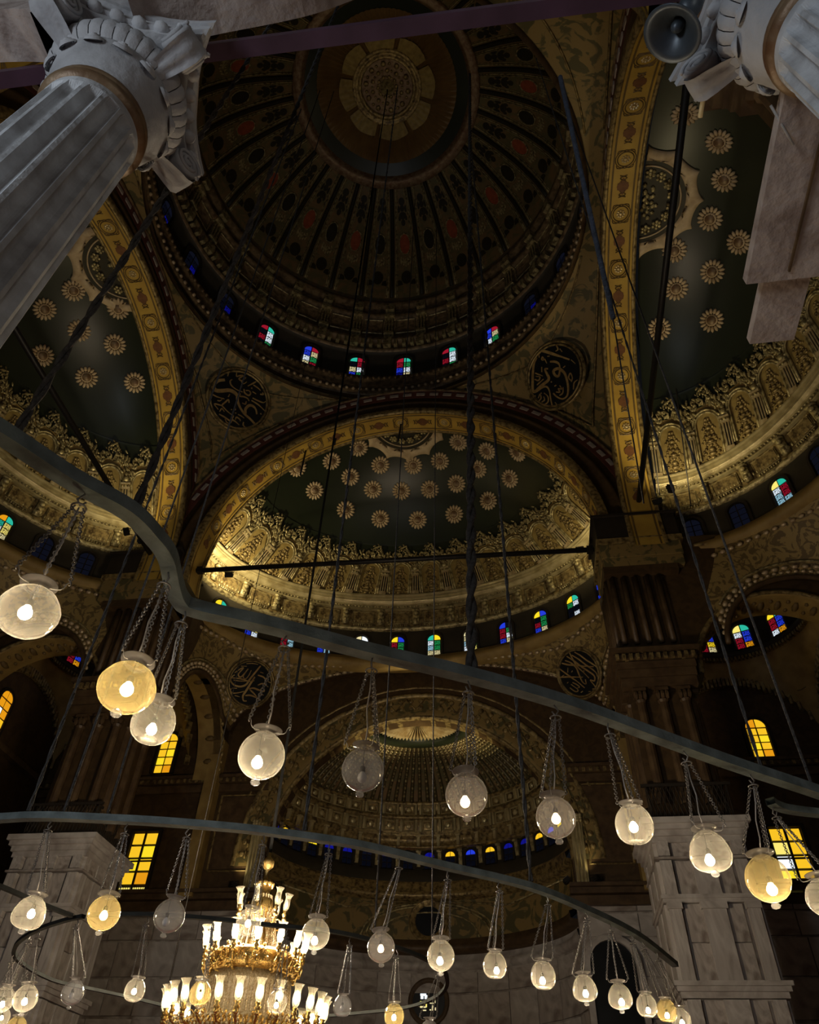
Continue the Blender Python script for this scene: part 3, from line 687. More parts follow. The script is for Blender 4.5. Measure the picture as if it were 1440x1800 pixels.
# ================================================================ floor and outer walls
MB().box((X0, 0, -.1), (60, 60, .2)).build('floor', X['floor'], None, kind='structure')
tag(bpy.data.objects['floor'], 'red carpeted prayer floor under the lamp rings', 'floor')
YB = 20.5
def outer_path(x1, x2, z0, zt, n):
    out = []
    for i in range(n + 1):
        f = i / n
        if f < .25: out.append((x1, z0 + (zt - z0) * f / .25))
        elif f <= .75: out.append((x1 + (x2 - x1) * (f - .25) / .5, zt))
        else: out.append((x2, zt - (zt - z0) * (f - .75) / .25))
    return out
def arched_wall(root, name, m, x1, x2, zt, cx, r, z0, y0, y1, zb=0.0, n=28, rise=None, M=None):
    """wall between x1 and x2 (local x, z) with an arched opening, thickness y0..y1"""
    rise = rise or r
    A = [(cx - r * cos(PI * i / n), z0 + rise * sin(PI * i / n)) for i in range(n + 1)]
    B = outer_path(x1, x2, z0, zt, n)
    b = MB(); b.strip(A, B, y0, y1, M)
    for a, c in ((x1, cx - r), (cx + r, x2)):
        if c - a > .02: b.box(((a + c) / 2, (y0 + y1) / 2, (zb + z0) / 2), (c - a, y1 - y0, z0 - zb), M)
    # side wedges between springing and jamb corner
    return b.build(name, m, root)
def arch_band(root, name, m, cx, z0, prof, y, n=32, rise=1.0, M=None, t0=0.0, smooth=True):
    """moulding swept along an arch; prof = [(radius, y offset)]"""
    P = [[(cx + r * cos(t), y + o, z0 + rise * r * sin(t)) for r, o in prof] for t in np.linspace(t0, PI - t0, n + 1)]
    return MB().grid(P, M).build(name, m, root, smooth)

# ================================================================ front wall with the apse
wf_ = empty('wall_front', (X0, 0, 0), label='far front wall with the great apse arch, brown above and marble below', cat='wall', kind='structure')
AR, AZ = 7.6, 14.0
arched_wall(wf_, 'wall_face', X['brown'], -10.8, 10.8, 25.2, 0, AR, AZ, YB, YB + .8, 12.6)
arch_band(wf_, 'scroll_band', X['vine'], 0, AZ, [(7.62, -.05), (7.75, -.16), (8.0, -.10), (8.9, -.10)], YB)
arch_band(wf_, 'gilt_line', X['golddark'], 0, AZ, [(7.55, .05), (7.58, -.14), (7.7, -.2), (7.8, -.1)], YB)
arch_band(wf_, 'gilt_line', X['golddark'], 0, AZ, [(8.9, -.1), (9.0, -.2), (9.12, -.16), (9.2, .0)], YB)
arch_band(wf_, 'gilt_line', X['golddark'], 0, AZ, [(9.5, .0), (9.55, -.06), (9.62, .0)], YB)
arch_band(wf_, 'intrados', X['golddark'], 0, AZ, [(7.6, 0), (7.6, .8)], YB)
sb = MB()
for i in range(46):
    t = rad(4) + i * rad(172) / 45
    for q in (-.2, .2): sb.ball((8.45 * cos(t) + q * cos(t), YB - .12, AZ + (8.45 + q) * sin(t)), (.16, .06, .16), 6, 4)
    sb.tube([(8.45 * cos(t + .03 * s_), YB - .13, AZ + (8.45 + .35 * s_ * (1 if i % 2 else -1)) * sin(t + .03 * s_)) for s_ in (-1, -.3, .3, 1)], .05, 4)
sb.build('scroll_relief', X['golddark'], wf_, True)
for s_ in (-1, 1):
    jp = MB(); jp.box((s_ * 7.95, YB - .1, 14.4), (.55, .3, 3.2))
    for q in (-.16, 0, .16): jp.tube([(s_ * 7.95 + q, YB - .27, 12.9), (s_ * 7.95 + q, YB - .27, 15.7)], .06, 6)
    for k in range(14): jp.ball((s_ * 7.95 + (k % 4 - 1.5) * .15, YB - .26, 15.75 + .12 * (k // 4)), (.1, .1, .1), 6, 4)
    jp.build('gilt_jamb', X['cornicegold'], wf_)
# horizontal cornices on the wall
def cornice(root, x1, x2, y, z, m=X['brown2'], m2=X['golddark'], M=None, dent=True, name='cornice', out=.45):
    b = MB(); xm, L = (x1 + x2) / 2, x2 - x1
    b.box((xm, y - out * .5, z), (L, out, .16), M); b.box((xm, y - out * .35, z - .2), (L, out * .7, .24), M); b.box((xm, y - out * .18, z - .55), (L, out * .36, .4), M)
    o = b.build(name, m, root)
    if dent:
        d = MB(); k = int(L / .34)
        for i in range(k): d.box((x1 + .17 + i * (L / k), y - out * .76, z - .2), (.16, .12, .2), M)
        d.build('dentil_row', m2, o, kind='stuff')
    return o
cornice(wf_, -21, -AR - .2, YB, 18.55); cornice(wf_, AR + .2, 21, YB, 18.45)
cornice(wf_, -21, -AR + .3, YB, 12.75, dent=False, out=.7); cornice(wf_, AR - .3, 21, YB, 12.75, dent=False, out=.7)
# painted panels under the cornice
for x1, x2 in ((-10.5, -8.0), (8.2, 10.6)):
    b = MB(); b.box(((x1 + x2) / 2, YB - .03, 15.7), (x2 - x1 - .5, .06, 3.6)); po = b.build('wall_panel', X['brown2'], wf_)
    b = MB(); a, c = x1 + .2, x2 - .2; b.tube([(a, YB - .05, 13.8), (c, YB - .05, 13.8), (c, YB - .05, 17.6), (a, YB - .05, 17.6)], .07, 5, True); b.build('panel_frame', X['golddark'], po)
# marble slabs of the lower wall
def slab_field(root, P, nu, nv, z0, z1, yfun, M=None, ms=('marble2', 'marble')):
    pass
slab = MB().box((0, 0, 0), (1, .14, 1)).build('marble_slab', X['marble2'], wf_)
slab.scale = (.001, .001, .001)
first = [slab]
def put_slab(root, cx, y, cz, wd, ht, rz=0.0, m=None, dy=0.0):
    mm = Matrix.Translation((cx, y, cz)) @ Matrix.Rotation(rz, 4, 'Z') @ Matrix.Diagonal((wd, 1 + dy, ht, 1))
    if first: o = first.pop(); o.parent = root; o.matrix_local = mm
    else: o = copy(slab, root, M=mm, m=m)
    return o
rs = random.Random(11)
MB().box((-14.4, YB + .4, 6.4), (13.7, .6, 12.9)).build('wall_core', X['marble2'], wf_); MB().box((14.4, YB + .4, 6.4), (13.7, .6, 12.9)).build('wall_core', X['marble2'], wf_)
ROWS = [(12.15, .75), (11.25, .95), (10.0, 1.45), (8.5, 1.45), (7.3, .8), (6.1, 1.5), (4.6, 1.4), (3.1, 1.4)]
for s_ in (-1, 1):
    for zc, h_ in ROWS:
        x = 7.95; 
        while x < 20.8:
            wd = 1.5 if h_ > 1 else 2.2
            put_slab(wf_, s_ * (x + wd / 2), YB + .04, zc, wd - .05, h_ - .05, 0, X['marble'] if rs.random() < .45 else None, rs.uniform(-.3, .5)); x += wd
# ---- apse
ap = empty('apse', (X0, YB + .5, 0), label='deep apse with ribbed green half-dome and small blue and yellow windows', cat='apse', kind='structure')
PA, PB = 7.75, 6.1
def pell(th, d=0.0):
    x, y = PA * sin(th), PB * cos(th); n = Vector((sin(th) / PA, cos(th) / PB)).normalized(); return Vector((x - n.x * d, y - n.y * d)), n
def ap_sweep(prof, name, m, n=64, smooth=True):
    P = []
    for i in range(n + 1):
        th = -PI / 2 + PI * i / n; row = []
        for d, z in prof:
            q, _ = pell(th, d); row.append((q.x, max(q.y, 0), z))
        P.append(row)
    return MB().grid(P).build(name, m, ap, smooth)
def pz(s): return 16.6 + 5.4 * math.sqrt(max(0, 1 - s * s))
MB().grid([[(PA * s * sin(th), PB * s * cos(th), pz(s)) for s in np.linspace(.86, 0, 14)] for th in np.linspace(-PI / 2, PI / 2, 49)]).build('apse_shell', X['domegreen'], ap, True)
ap_sweep([(-.1, 14.2), (.4, 14.3), (.45, 14.55), (.2, 14.7), (.25, 15.0), (.1, 15.2)], 'scroll_ledge', X['golddark'])
ap_sweep([(.1, 15.2), (.1, 15.8), (0, 15.85), (0, 16.9)], 'window_wall', X['drumdark'])
ap_sweep([(0, 16.9), (.25, 16.95), (.3, 17.05), (.2, 17.1), (.35, 17.5), (.5, 17.55), (.5, 17.65)], 'lower_tier', X['golddark'])
ap_sweep([(.5, 17.65), (.62, 18.35), (.8, 18.4), (.85, 18.55), (.75, 18.6), (.95, 19.1), (1.05, 19.15), (1.05, 19.3), (.9, 19.35)], 'coffer_tier', X['golddark'])
def ap_frame(th, d, z, lean=0.12):
    q, nn = pell(th, d); yv = Vector((nn.x, nn.y, 0)); xv = Vector((yv.y, -yv.x, 0)); k = Vector((0, 0, 1))
    return frame((q.x, q.y, z), xv, yv * cos(lean) + k * sin(lean), k * cos(lean) - yv * sin(lean))
cf = MB(); cf.tube([(-.3, -.05, .08), (.3, -.05, .08), (.3, -.05, .62), (-.3, -.05, .62)], .05, 5, True); cf.ball((0, -.04, .35), (.16, .08, .16), 8, 4)
for s_ in (-1, 1): cf.box((s_ * .43, -.08, .35), (.13, .14, .66))
cfo = cf.build('coffer', X['cornicegold'], ap); 
lb = MB(); lb.box((0, -.12, .25), (.16, .2, .5)); lb.box((0, -.16, .5), (.26, .26, .08)); lbo = lb.build('small_bracket', X['cornicegold'], ap)
br = MB(); br.box((0, -.1, -.35), (.2, .12, .75)); br.box((0, -.14, .06), (.3, .22, .12)); bro = br.build('small_pilaster', X['gold'], ap)
aw = frame_mesh(.62, .95, .08, .12).build('apse_window', X['dark'], ap)
AW = [('deepblue', 'deepblue'), ('amber', 'red'), ('deepblue', 'dusk'), ('red', 'white'), ('deepblue', 'blue')]
for i in range(19):
    th = rad(-81) + i * rad(9)
    for o, d, z in ((cfo, .62, 17.68), (lbo, .32, 17.0), (cfo, .97, 18.52)):
        m = ap_frame(th + (rad(4.5) if o is lbo else 0), d, z)
        if i == 0 and d != .97: o.matrix_local = m
        else:
            c = copy(o, M=m)
            if d == .97: c.scale = (.95, 1, .85)
    m = ap_frame(th + rad(4.5), .02, 16.75)
    if i == 0: bro.matrix_local = m
    else: copy(bro, M=m)
    m = ap_frame(th, .04, 15.88, 0)
    c = aw if i == 0 else copy(aw)
    c.matrix_local = m
    k = i % 5
    nm = ['deepblue', 'amber', 'blue', 'yellow', 'deepblue', 'deepblue', 'dusk', 'deepblue', 'red', 'deepblue', 'amber', 'blue', 'amber', 'deepblue'][i % 14]
    pane_set(c, .56, .9, ('dusk', 'dusk', 'dusk', 'dusk', nm, nm), PROTO, -.03, 2, 2)
rbl = MB(); rib = MB(); rib.tube([(0, PB * s, pz(s) - .05) for s in np.linspace(.86, .37, 12)], [.125 - .006 * k for k in range(12)], 6)
for k, s in enumerate(np.linspace(.845, .40, 19)): rbl.ball((0, PB * s - .09, pz(s) - .13), (.075 if k % 2 else .05, .05, .10 if k % 2 else .05), 5, 4)
for k in range(41):
    th = rad(-84) + k * rad(4.2); c = cos(th)
    if k == 0: ribo_ = rib.build('shell_rib', X['apsegreen'], ap, True); rblo = rbl.build('rib_beads', X['gold'], ribo_, True); o = ribo_
    else: o = copy(ribo_); copy(rblo, o)
    q = PB * c; sx = math.hypot(PA * sin(th), PB * cos(th)) / PB
    o.rotation_euler = (0, 0, -math.atan2(PA * sin(th), PB * cos(th))); o.scale = (1, sx, 1)
P = []
for k in range(73):
    th = -PI / 2 + PI * k / 72; o_ = .04 if k % 2 else .34
    P.append([(PA * s * sin(th), PB * s * cos(th), pz(s) - o_ * f) for s, f in ((.32, .6), (.24, 1), (.14, 1), (.04, .5))])
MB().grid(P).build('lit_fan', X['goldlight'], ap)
MB().grid([[(PA * s * sin(th), PB * s * cos(th), pz(s) - o) for s, o in ((.38, .05), (.385, .28), (.32, .30), (.31, .05))] for th in np.linspace(-PI / 2, PI / 2, 49)]).build('dark_fan_ring', X['green'], ap, True)
# tympanum wall, ledge and marble wall below
ap_sweep([(0, 12.2), (0, 14.25)], 'tympanum_wall', X['vine'])
ap_sweep([(0, 11.6), (.5, 11.7), (.55, 12.0), (.2, 12.1), (.25, 12.3), (0, 12.35)], 'wall_ledge', X['brown2'])
ap_sweep([(.0, 10.9), (.25, 11.0), (.3, 11.25), (.05, 11.3), (.05, 11.6)], 'marble_moulding', X['marble'])
ap_sweep([(0, 0), (0, 10.95)], 'marble_wall', X['marble2'])
for zc, h_ in ((10.35, .9), (9.1, 1.5), (7.5, 1.6), (5.9, 1.5), (4.3, 1.5)):
    for i in range(13):
        th = rad(-78) + i * rad(13); q, nn = pell(th, .06)
        if zc == 9.1 and i == 6: continue
        wd = rad(13) * math.sqrt((PA * cos(th)) ** 2 + (PB * sin(th)) ** 2)
        put_slab(ap, q.x, q.y, zc, wd - .06, h_ - .05, -math.atan2(nn.x, nn.y), X['marble'] if (i + int(zc)) % 3 == 0 else None)
def on_apse(th, z, d=.05):
    q, nn = pell(th, d); return (q.x, q.y, z)
ty = MB()
for rr_, zz in ((2.95, .06), (2.75, .05), (2.2, .04)):
    ty.tube([on_apse(t / PB * rr_ * 1.0, 12.35 + 1.75 * rr_ / 2.95 * math.sqrt(max(0, 1 - t * t)), .06) for t in np.linspace(-1, 1, 32)], zz, 5)
for s_ in (-1, 1): ty.tube([on_apse(s_ * .05, 14.2), on_apse(s_ * .6, 13.7), on_apse(s_ * 1.2, 14.0)], .05, 5)
ty.build('tympanum_moulding', X['gold'], ap, True)
q, nn = pell(0, .05)
MB().lathe([(0.01, .02), (.72, .02)], 28, frame((q.x, q.y, 13.25), (1, 0, 0), (0, 0, 1), (0, -1, 0))).build('dark_roundel', X['black'], ap)
MB().lathe([(.72, .0), (.78, .1), (.95, .1), (1.0, .16), (1.08, .02)], 36, frame((q.x, q.y, 13.25), (1, 0, 0), (0, 0, 1), (0, -1, 0))).build('roundel_rim', X['golddark'], ap, True)
# round window in the marble wall
rw = tag(MB().lathe([(.80, -.02), (.86, .12), (1.0, .14), (1.05, .06)], 36).build('window_1', X['brown2'], None, True), 'round window with white and gold glass in the dark marble wall', 'window', kind='structure')
rw.matrix_world = frame((X0 + .05, YB + .5 + PB - .12, 9.55), (1, 0, 0), (0, 0, 1), (0, -1, 0))
MB().lathe([(.01, 0), (.82, 0)], 32).build('dark_glass', X['black'], rw)
for x, z, wd, ht, nm in [(-.28, .30, .30, .10, 'white'), (-.34, .18, .14, .12, 'white'), (-.14, .2, .14, .16, 'white'), (-.40, -.1, .07, .26, 'lemon'), (-.12, -.08, .07, .3, 'lemon'), (-.28, -.22, .3, .07, 'cream'), (-.55, -.18, .16, .05, 'cream'),
                         (-.2, -.36, .16, .05, 'cream'), (.02, -.02, .05, .05, 'cream'), (.16, -.06, .2, .04, 'cream'), (.2, -.26, .06, .22, 'cream'), (.32, .02, .05, .14, 'cream'), (.4, .16, .16, .04, 'cream'), (.1, -.34, .1, .05, 'cream'), (.34, -.3, .05, .12, 'cream')]:
    o = copy(PROTO[0], rw, M=frame((x, z, .03), (1, 0, 0), (0, 0, 1), (0, 1, 0), wd, .4, ht)); o.material_slots[0].link = 'OBJECT'; o.material_slots[0].material = PANE[nm]

# ================================================================ front bay: spandrels and arches under the half-dome
bay = empty('front_bay', (X0, 0, 0), label='vaulted front bay with beaded spandrels carrying the front half-dome', cat='vault', kind='structure')
FA, FR_, FS = 10.5, 3.6, 21.1     # shallow front arch
def beaded(root, pts, r=.12, step=.40, m=X['bead'], nm='bead_row'):
    b = MB(); L = 0; 
    for p0, p1 in zip(pts[:-1], pts[1:]):
        p0, p1 = Vector(p0), Vector(p1); d = (p1 - p0).length; s_ = -L % step
        while s_ < d:
            c = p0.lerp(p1, s_ / d); tq = (p1 - p0).to_track_quat('X', 'Z').to_matrix().to_4x4(); b.ball((0, 0, 0), (r * 1.25, r * .8, r * .8), 6, 4, Matrix.Translation(c) @ tq); s_ += step
        L += d
    return b.build(nm, m, root, True, kind='stuff')
SR, SC, SZ = 3.5, 16.5, 18.7                # side arch of the bay
for s_ in (-1, 1):
    bot = []
    for t in np.linspace(PI / 2, .02, 18): bot.append(Vector((s_ * FA * cos(t), 19.9, FS + FR_ * sin(t))))
    for t in np.linspace(PI * .28, PI * .97, 18): bot.append(Vector((s_ * 10.6, SC + SR * cos(t), SZ + SR * sin(t))))
    n = len(bot); P = []
    for i, q in enumerate(bot):
        th = s_ * rad(86) * i / (n - 1); e, _ = ell(th, .35); top = Vector((e.x, 12 + max(e.y, 0), 24.6))
        P.append([q.lerp(top, k / 6) for k in range(7)])
    MB().grid(P).build('spandrel', X['spandrel'], bay, True); SURF.append([[Vector(q) + Vector((X0, 0, 0)) for q in row] for row in P])
    off = Vector((-s_ * .06, -.08, -.05))
    beaded(bay, [P[i][1] + off for i in range(n)], .13, .42); beaded(bay, [P[i][5] + off for i in range(2, n - 3)], .12, .40); beaded(bay, [P[i][0] * .45 + P[i][1] * .55 + off for i in range(n)], .09, .3)
    MB().tube([P[i][0] + off for i in range(n)], .12, 6).build('arch_roll', X['brown2'], bay, True)
    MB().tube([P[i][2] * .5 + P[i][1] * .5 + off for i in range(6, n - 2)], .05, 4).build('gilt_line', X['gold'], bay, True)
    # side arch soffit and wall of the bay
    arch = [(SC + SR * cos(t), SZ + SR * sin(t)) for t in np.linspace(PI, 0, 20)]
    sofp = [[(s_ * 10.6, y, z), (s_ * 12.0, y, z)] for y, z in [(SC - SR, 18.3)] + arch + [(SC + SR, 18.3)]]
    MB().grid(sofp).build('side_soffit', X['ochre'], bay)
    lf2 = MB()
    for k in range(9):
        t = PI * (k + .5) / 9; lf2.ball((s_ * 11.3, SC + (SR - .02) * cos(t), SZ + (SR - .02) * sin(t)), (.3, .16, .16), 6, 4)
    lf2.build('painted_leaf', X['leafgreen'], bay, True)
    beaded(bay, [(s_ * 10.58, y, z) for y, z in arch], .13, .4, X['golddark'], 'voussoir_row')
    b = MB(); b.strip([(y, z) for y, z in arch], outer_path(12.9, 20.5, SZ, 25.2, 19), 0, .4, frame((s_ * 10.7, 0, 0), (0, 1, 0), (s_, 0, 0), (0, 0, 1)))
    b.build('side_wall', X['brown'], bay)
MB().grid([[(FA * cos(t), 19.85, FS + FR_ * sin(t)), (FA * cos(t), YB + .1, FS + FR_ * sin(t))] for t in np.linspace(0, PI, 32)]).build('front_soffit', X['brown'], bay, True)
# jamb strips between bay corner and front wall
for s_ in (-1, 1): MB().box((s_ * 10.9, 20.2, 16.5), (.7, .7, 8.0)).build('corner_jamb', X['ochre'], bay)

for nm_, lx, rz_ in (('right bay vault spandrels under the right half-dome', X0 + 1.4, -PI / 2), ('left bay vault spandrels under the left half-dome', X0 - 1.05, PI / 2)):
    sbay = empty('side_bay', (lx, 0, 0), rz_, label=nm_, cat='vault', kind='structure')
    for o in [o for o in col.objects if o.parent == bay and o.name.split('.')[0] in ('spandrel', 'bead_row', 'arch_roll', 'gilt_line')]:
        copy(o, sbay)
# ================================================================ pillars
def make_pillar(cx, cyc, sg, fy, label):
    """sg = side of the nave, fy = -1: near face towards the visitor"""
    root = empty('pillar', (cx, cyc, 0), label=label, cat='pillar', kind='structure')
    W, D = 2.8, 2.7
    MB().box((.0, .0, 6), (W - .1, D - .1, 12)).build('marble_core', X['marble2'], root)
    def shelf(z, o, h, m, nm): return MB().box((0, 0, z), (W + o, D + o, h)).build(nm, m, root)
    for z, o, h, m, nm in ((11.78, .82, .2, 'marble', 'marble_cornice'), (11.6, .62, .18, 'marble', 'marble_cornice'), (11.42, .42, .2, 'marble', 'marble_cornice'), (11.22, .26, .2, 'marble', 'marble_cornice'),
                           (10.62, .30, .07, 'marble2', 'marble_moulding'), (9.42, .36, .12, 'marble', 'marble_moulding'), (9.3, .26, .12, 'marble', 'marble_moulding'), (6.98, .62, .13, 'marble', 'marble_cornice'), (6.85, .48, .14, 'marble', 'marble_cornice'), (6.7, .3, .16, 'marble', 'marble_moulding')):
        shelf(z, o, h, X[m], nm)
    faces = [(0, -D / 2, 0.0, W), (-W / 2, 0, PI / 2, D), (W / 2, 0, -PI / 2, D)]
    prs = [(10.92, .5), (10.0, 1.1), (8.1, 2.25), (6.2, .8), (4.6, 2.2), (2.4, 2.1)]
    for ox, oy, rz, wd in faces:
        T = Matrix.Translation((ox, oy, 0)) @ Matrix.Rotation(rz, 4, 'Z')
        for zc, h_ in prs:
            for x, w_ in ((-wd / 2 + .19, .38), (0.0, .72), (wd / 2 - .19, .38)):
                c = T @ Vector((x, -.02, 0)); put_slab(root, c.x, c.y, zc, w_, h_ - .03, rz, X['marble'], 1.0)
            for x in (-.62, .62):
                n_ = 1 if h_ < 1.5 else 2
                for k in range(n_):
                    c = T @ Vector((x * wd / 2.8, .02, 0)); put_slab(root, c.x, c.y, zc - h_ / 2 + h_ / n_ * (k + .5), .56, h_ / n_ - .04, rz, X['marble2'])
        cp = MB()
        for x, w_ in ((-wd / 2 + .19, .46), (0.0, .82), (wd / 2 - .19, .46)):
            cp.box((x, -.1, 5.66), (w_, .3, .3), T); cp.box((x, -.1, 9.14), (w_, .26, .2), T)
            for q in np.linspace(-w_ * .4, w_ * .4, 6): cp.ball((x + q, -.26, 5.6), (.055, .06, .11), 6, 4, T)
        cp.build('carved_capital', X['marble'], root)
    # lattice railing standing on the marble cornice
    z0, z1 = 11.88, 13.1
    for ox, oy, rz, wd in faces:
        T = Matrix.Translation((ox, oy, 0)) @ Matrix.Rotation(rz, 4, 'Z'); rl = MB()
        rl.box((0, -.12, z1), (wd + .3, .1, .1), T); rl.box((0, -.12, z0 + .05), (wd + .3, .08, .08), T)
        for k in range(20):
            x = -wd / 2 + wd * k / 19
            for s_ in (-1, 1):
                e = max(-wd / 2, min(wd / 2, x + s_ * .3)); rl.tube([T @ Vector((x, -.12, z0)), T @ Vector((e, -.12, z1))], .016, 4)
        rl.build('lattice_railing', X['dark'], root)
    # dark brown shaft with half-columns, entablature, reeded upper order
    MB().box((0, .1, 18.2), (W - .35, D - .35, 12.6)).build('upper_shaft', X['brown'], root)
    for ox, oy, rz, wd in faces:
        T = Matrix.Translation((ox * .88, oy * .88, 0)) @ Matrix.Rotation(rz, 4, 'Z')
        for k in range(3):
            x = (-.85 + k * .85) * wd / 2.8
            b = MB(); b.lathe([(.24, 12.5), (.24, 12.9), (.19, 13.0), (.165, 16.5), (.22, 16.6)], 10, T @ Matrix.Translation((x, 0, 0))); b.box((x, 0, 17.05), (.5, .44, .12), T)
            for q in (-.17, 0, .17): b.ball((x + q, -.15, 16.8), (.1, .12, .2), 6, 4, T)
            b.build('half_column', X['brown2'], root)
        for k in range(5):
            x = (-1.0 + k * .5) * wd / 2.8; MB().tube([T @ Vector((x, 0, 19.3)), T @ Vector((x, 0, 22.8))], .12, 8).build('reed', X['brown2'], root, True)
    for z, o, h in ((17.35, .1, .4), (17.75, .2, .35), (18.1, .3, .3), (18.42, .5, .22), (18.7, .75, .2)): shelf(z, o, h, X['brown2'], 'entablature')
    d = MB()
    for ox, oy, rz, wd in faces:
        T = Matrix.Translation((ox, oy, 0)) @ Matrix.Rotation(rz, 4, 'Z')
        for k in range(12): d.box((-wd / 2 - .1 + (wd + .2) * k / 11, -.28, 18.4), (.14, .14, .24), T)
    d.build('dentil_row', X['golddark'], root, kind='stuff')
    sh = sg * .55
    MB().box((sh * .6, 0, 23.15), (W + .5, D + .1, .4)).build('upper_moulding', X['brown'], root)
    b = MB(); b.box((sh, 0, 23.6), (W + .75, D + .1, .5)); b.box((sh, 0, 24.25), (W + .85, D + .2, .75)); b.build('gilt_frieze', X['vine'], root)
    MB().box((sh, 0, 24.8), (W + 1.1, D + .4, .3)).build('upper_moulding', X['golddark'], root)
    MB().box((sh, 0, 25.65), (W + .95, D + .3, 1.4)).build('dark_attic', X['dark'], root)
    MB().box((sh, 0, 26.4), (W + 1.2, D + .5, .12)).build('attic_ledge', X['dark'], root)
    return root
make_pillar(11.62, 11.9, 1, -1, 'right front pillar, grey marble below and dark brown fluted above')
make_pillar(-12.05, 11.9, -1, -1, 'left front pillar, marble below, behind the two lowest left lamp rows')
make_pillar(12.45, -12.0, 1, 1, 'near right pillar rising beside the loudspeaker and stone bracket')
make_pillar(-12.05, -12.0, -1, 1, 'near left pillar hidden behind the white column')

# ================================================================ corner bays
def corner_bay(s_, label):
    root = empty('corner_bay', (X0, 0, 0), label=label, cat='vault', kind='structure')
    cx = s_ * 16.85
    arched_wall(root, 'near_arch_wall', X['brown'], min(s_ * 12.3, s_ * 21), max(s_ * 12.3, s_ * 21), 25.2, cx, 3.72, 17.85, 10.9, 12.4, 17.8)
    arch_band(root, 'near_soffit', X['ochre'], cx, 17.85, [(3.78, -.05), (3.70, -.06), (3.68, .1), (3.68, 1.5), (3.72, 1.55)], 10.9)
    arch_band(root, 'gilt_line', X['golddark'], cx, 17.85, [(3.7, -.02), (3.68, -.12), (3.85, -.12), (3.9, 0)], 10.9)
    b = MB()
    for k in range(16):
        t = PI * (k + .5) / 16; b.ball((cx + 3.66 * cos(t), 11.65, 17.85 + 3.66 * sin(t)), (.14, .34, .14), 6, 4)
        b.ball((cx + 3.66 * cos(t + .09), 11.95, 17.85 + 3.66 * sin(t + .09)), (.09, .12, .09), 5, 4); b.ball((cx + 3.66 * cos(t + .09), 11.35, 17.85 + 3.66 * sin(t + .09)), (.09, .12, .09), 5, 4)
    b.build('soffit_scroll', X['leafgreen'], root, True)
    # gilt lines around the upper spandrel of the near wall
    b = MB(); b.tube([(s_ * 14.3, 10.85, 24.6), (s_ * 20.8, 10.85, 24.6)], .08, 5); b.build('gilt_line', X['golddark'], root, True)
    # box of the bay
    cyb = 16.4; rx, ry = 3.75, 3.95; zr = 24.2
    Pn = []; n = 64
    def rect(a):
        x, y = cos(a), sin(a); k = min(4.1 / max(abs(x), 1e-6), 4.1 / max(abs(y), 1e-6)); return x * k, y * k
    for i in range(n):
        a = 2 * PI * i / n; x, y = rect(a); q = (4 * a / (2 * PI)) % 1
        # four wall arches: high in the middle of each side, low at the corners
        side = max(abs(cos(a)), abs(sin(a))); t = min(abs(x), abs(y)) / 4.1
        zb = 19.0 + 4.0 * math.sqrt(max(0, 1 - (t * .98) ** 2))
        row = []
        for k in range(6):
            f = k / 5; row.append((cx + x * (1 - f) + rx * cos(a) * f, cyb + y * (1 - f) + ry * sin(a) * f, zb + (zr - zb) * f))
        Pn.append(row)
    MB().grid(Pn, None, True).build('pendentive_face', X['ochre'], root, True)
    stp = MB()
    for i in range(120):
        a = 2 * PI * i / 120; x, y = rect(a); t = min(abs(x), abs(y)) / 4.1; zb = 19.0 + 4.0 * math.sqrt(max(0, 1 - (t * .98) ** 2))
        stp.box((0, 0, 0), (.14, .3, .5), frame((cx + x * .985, cyb + y * .985, zb - .1), (-sin(a), cos(a), 0), (cos(a), sin(a), 0), (0, 0, 1)))
        stp.box((0, 0, 0), (.12, .3, .42), frame((cx + rx * .985 * cos(a), cyb + ry * .985 * sin(a), zr + .1), (-sin(a), cos(a), 0), (cos(a), sin(a), 0), (0, 0, 1)))
    stp.build('striped_border', X['golddark'], root, kind='stuff')
    P = [[(cx + r * rx * cos(2 * PI * i / 48), cyb + r * ry * sin(2 * PI * i / 48), z) for r, z in [(1.0, zr), (.93, zr + .1), (.93, zr + .35), (1.02, zr + .4), (1.02, zr + 2.4), (.95, zr + 2.5), (.9, zr + 3.3), (.6, zr + 5.2), (.01, zr + 6)]] for i in range(48)]
    MB().grid(P, None, True).build('corner_dome', X['drumdark'], root, True)
    wd = frame_mesh(1.0, 1.6, .1, .14).build('corner_window', X['dark'], root)
    for k in range(12):
        a = PI / 2 + (k - 6) * 2 * PI / 12 + .12
        o = wd if k == 0 else copy(wd)
        o.location = (cx + rx * 1.0 * cos(a), cyb + ry * 1.0 * sin(a), zr + .55); o.rotation_euler = (0, 0, a - PI / 2)
        pane_set(o, .9, 1.5, [('red', 'red', 'white', 'cream', 'yellow', 'blue', 'lemon', 'blue'), ('white', 'red', 'red', 'orange', 'blue', 'blue', 'yellow', 'teal'), ('red', 'red', 'white', 'orange', 'blue', 'blue', 'lemon', 'teal')][k % 3], PROTO, -.03, 2, 3)
    # wall roundel on the far pendentive
    MB().lathe([(.01, 0), (.35, .02), (.42, -.02)], 20, frame((cx + s_ * 3.5, cyb + 3.55, 22.3), (.7, -.7 * s_, 0), (.3, .3, .9), (-.6 * s_, -.6, -.3))).build('painted_roundel', X['leafgreen'], root)
    # far and side walls
    MB().box((s_ * 16.0, YB + .3, 18.6), (11.0, .5, 12.4)).build('far_wall', X['brown'], root)
    MB().box((s_ * 21.2, 16, 12.5), (.5, 11, 25)).build('side_wall', X['brown'], root)
    for z in (18.45, 13.0):
        MB().box((s_ * 20.85, 16, z), (.5, 9.5, .3)).build('side_cornice', X['brown2'], root)
    pass
    return root
corner_bay(1, 'right corner bay with small domed vault and coloured windows'); corner_bay(-1, 'left corner bay with small domed vault and striped arch borders')
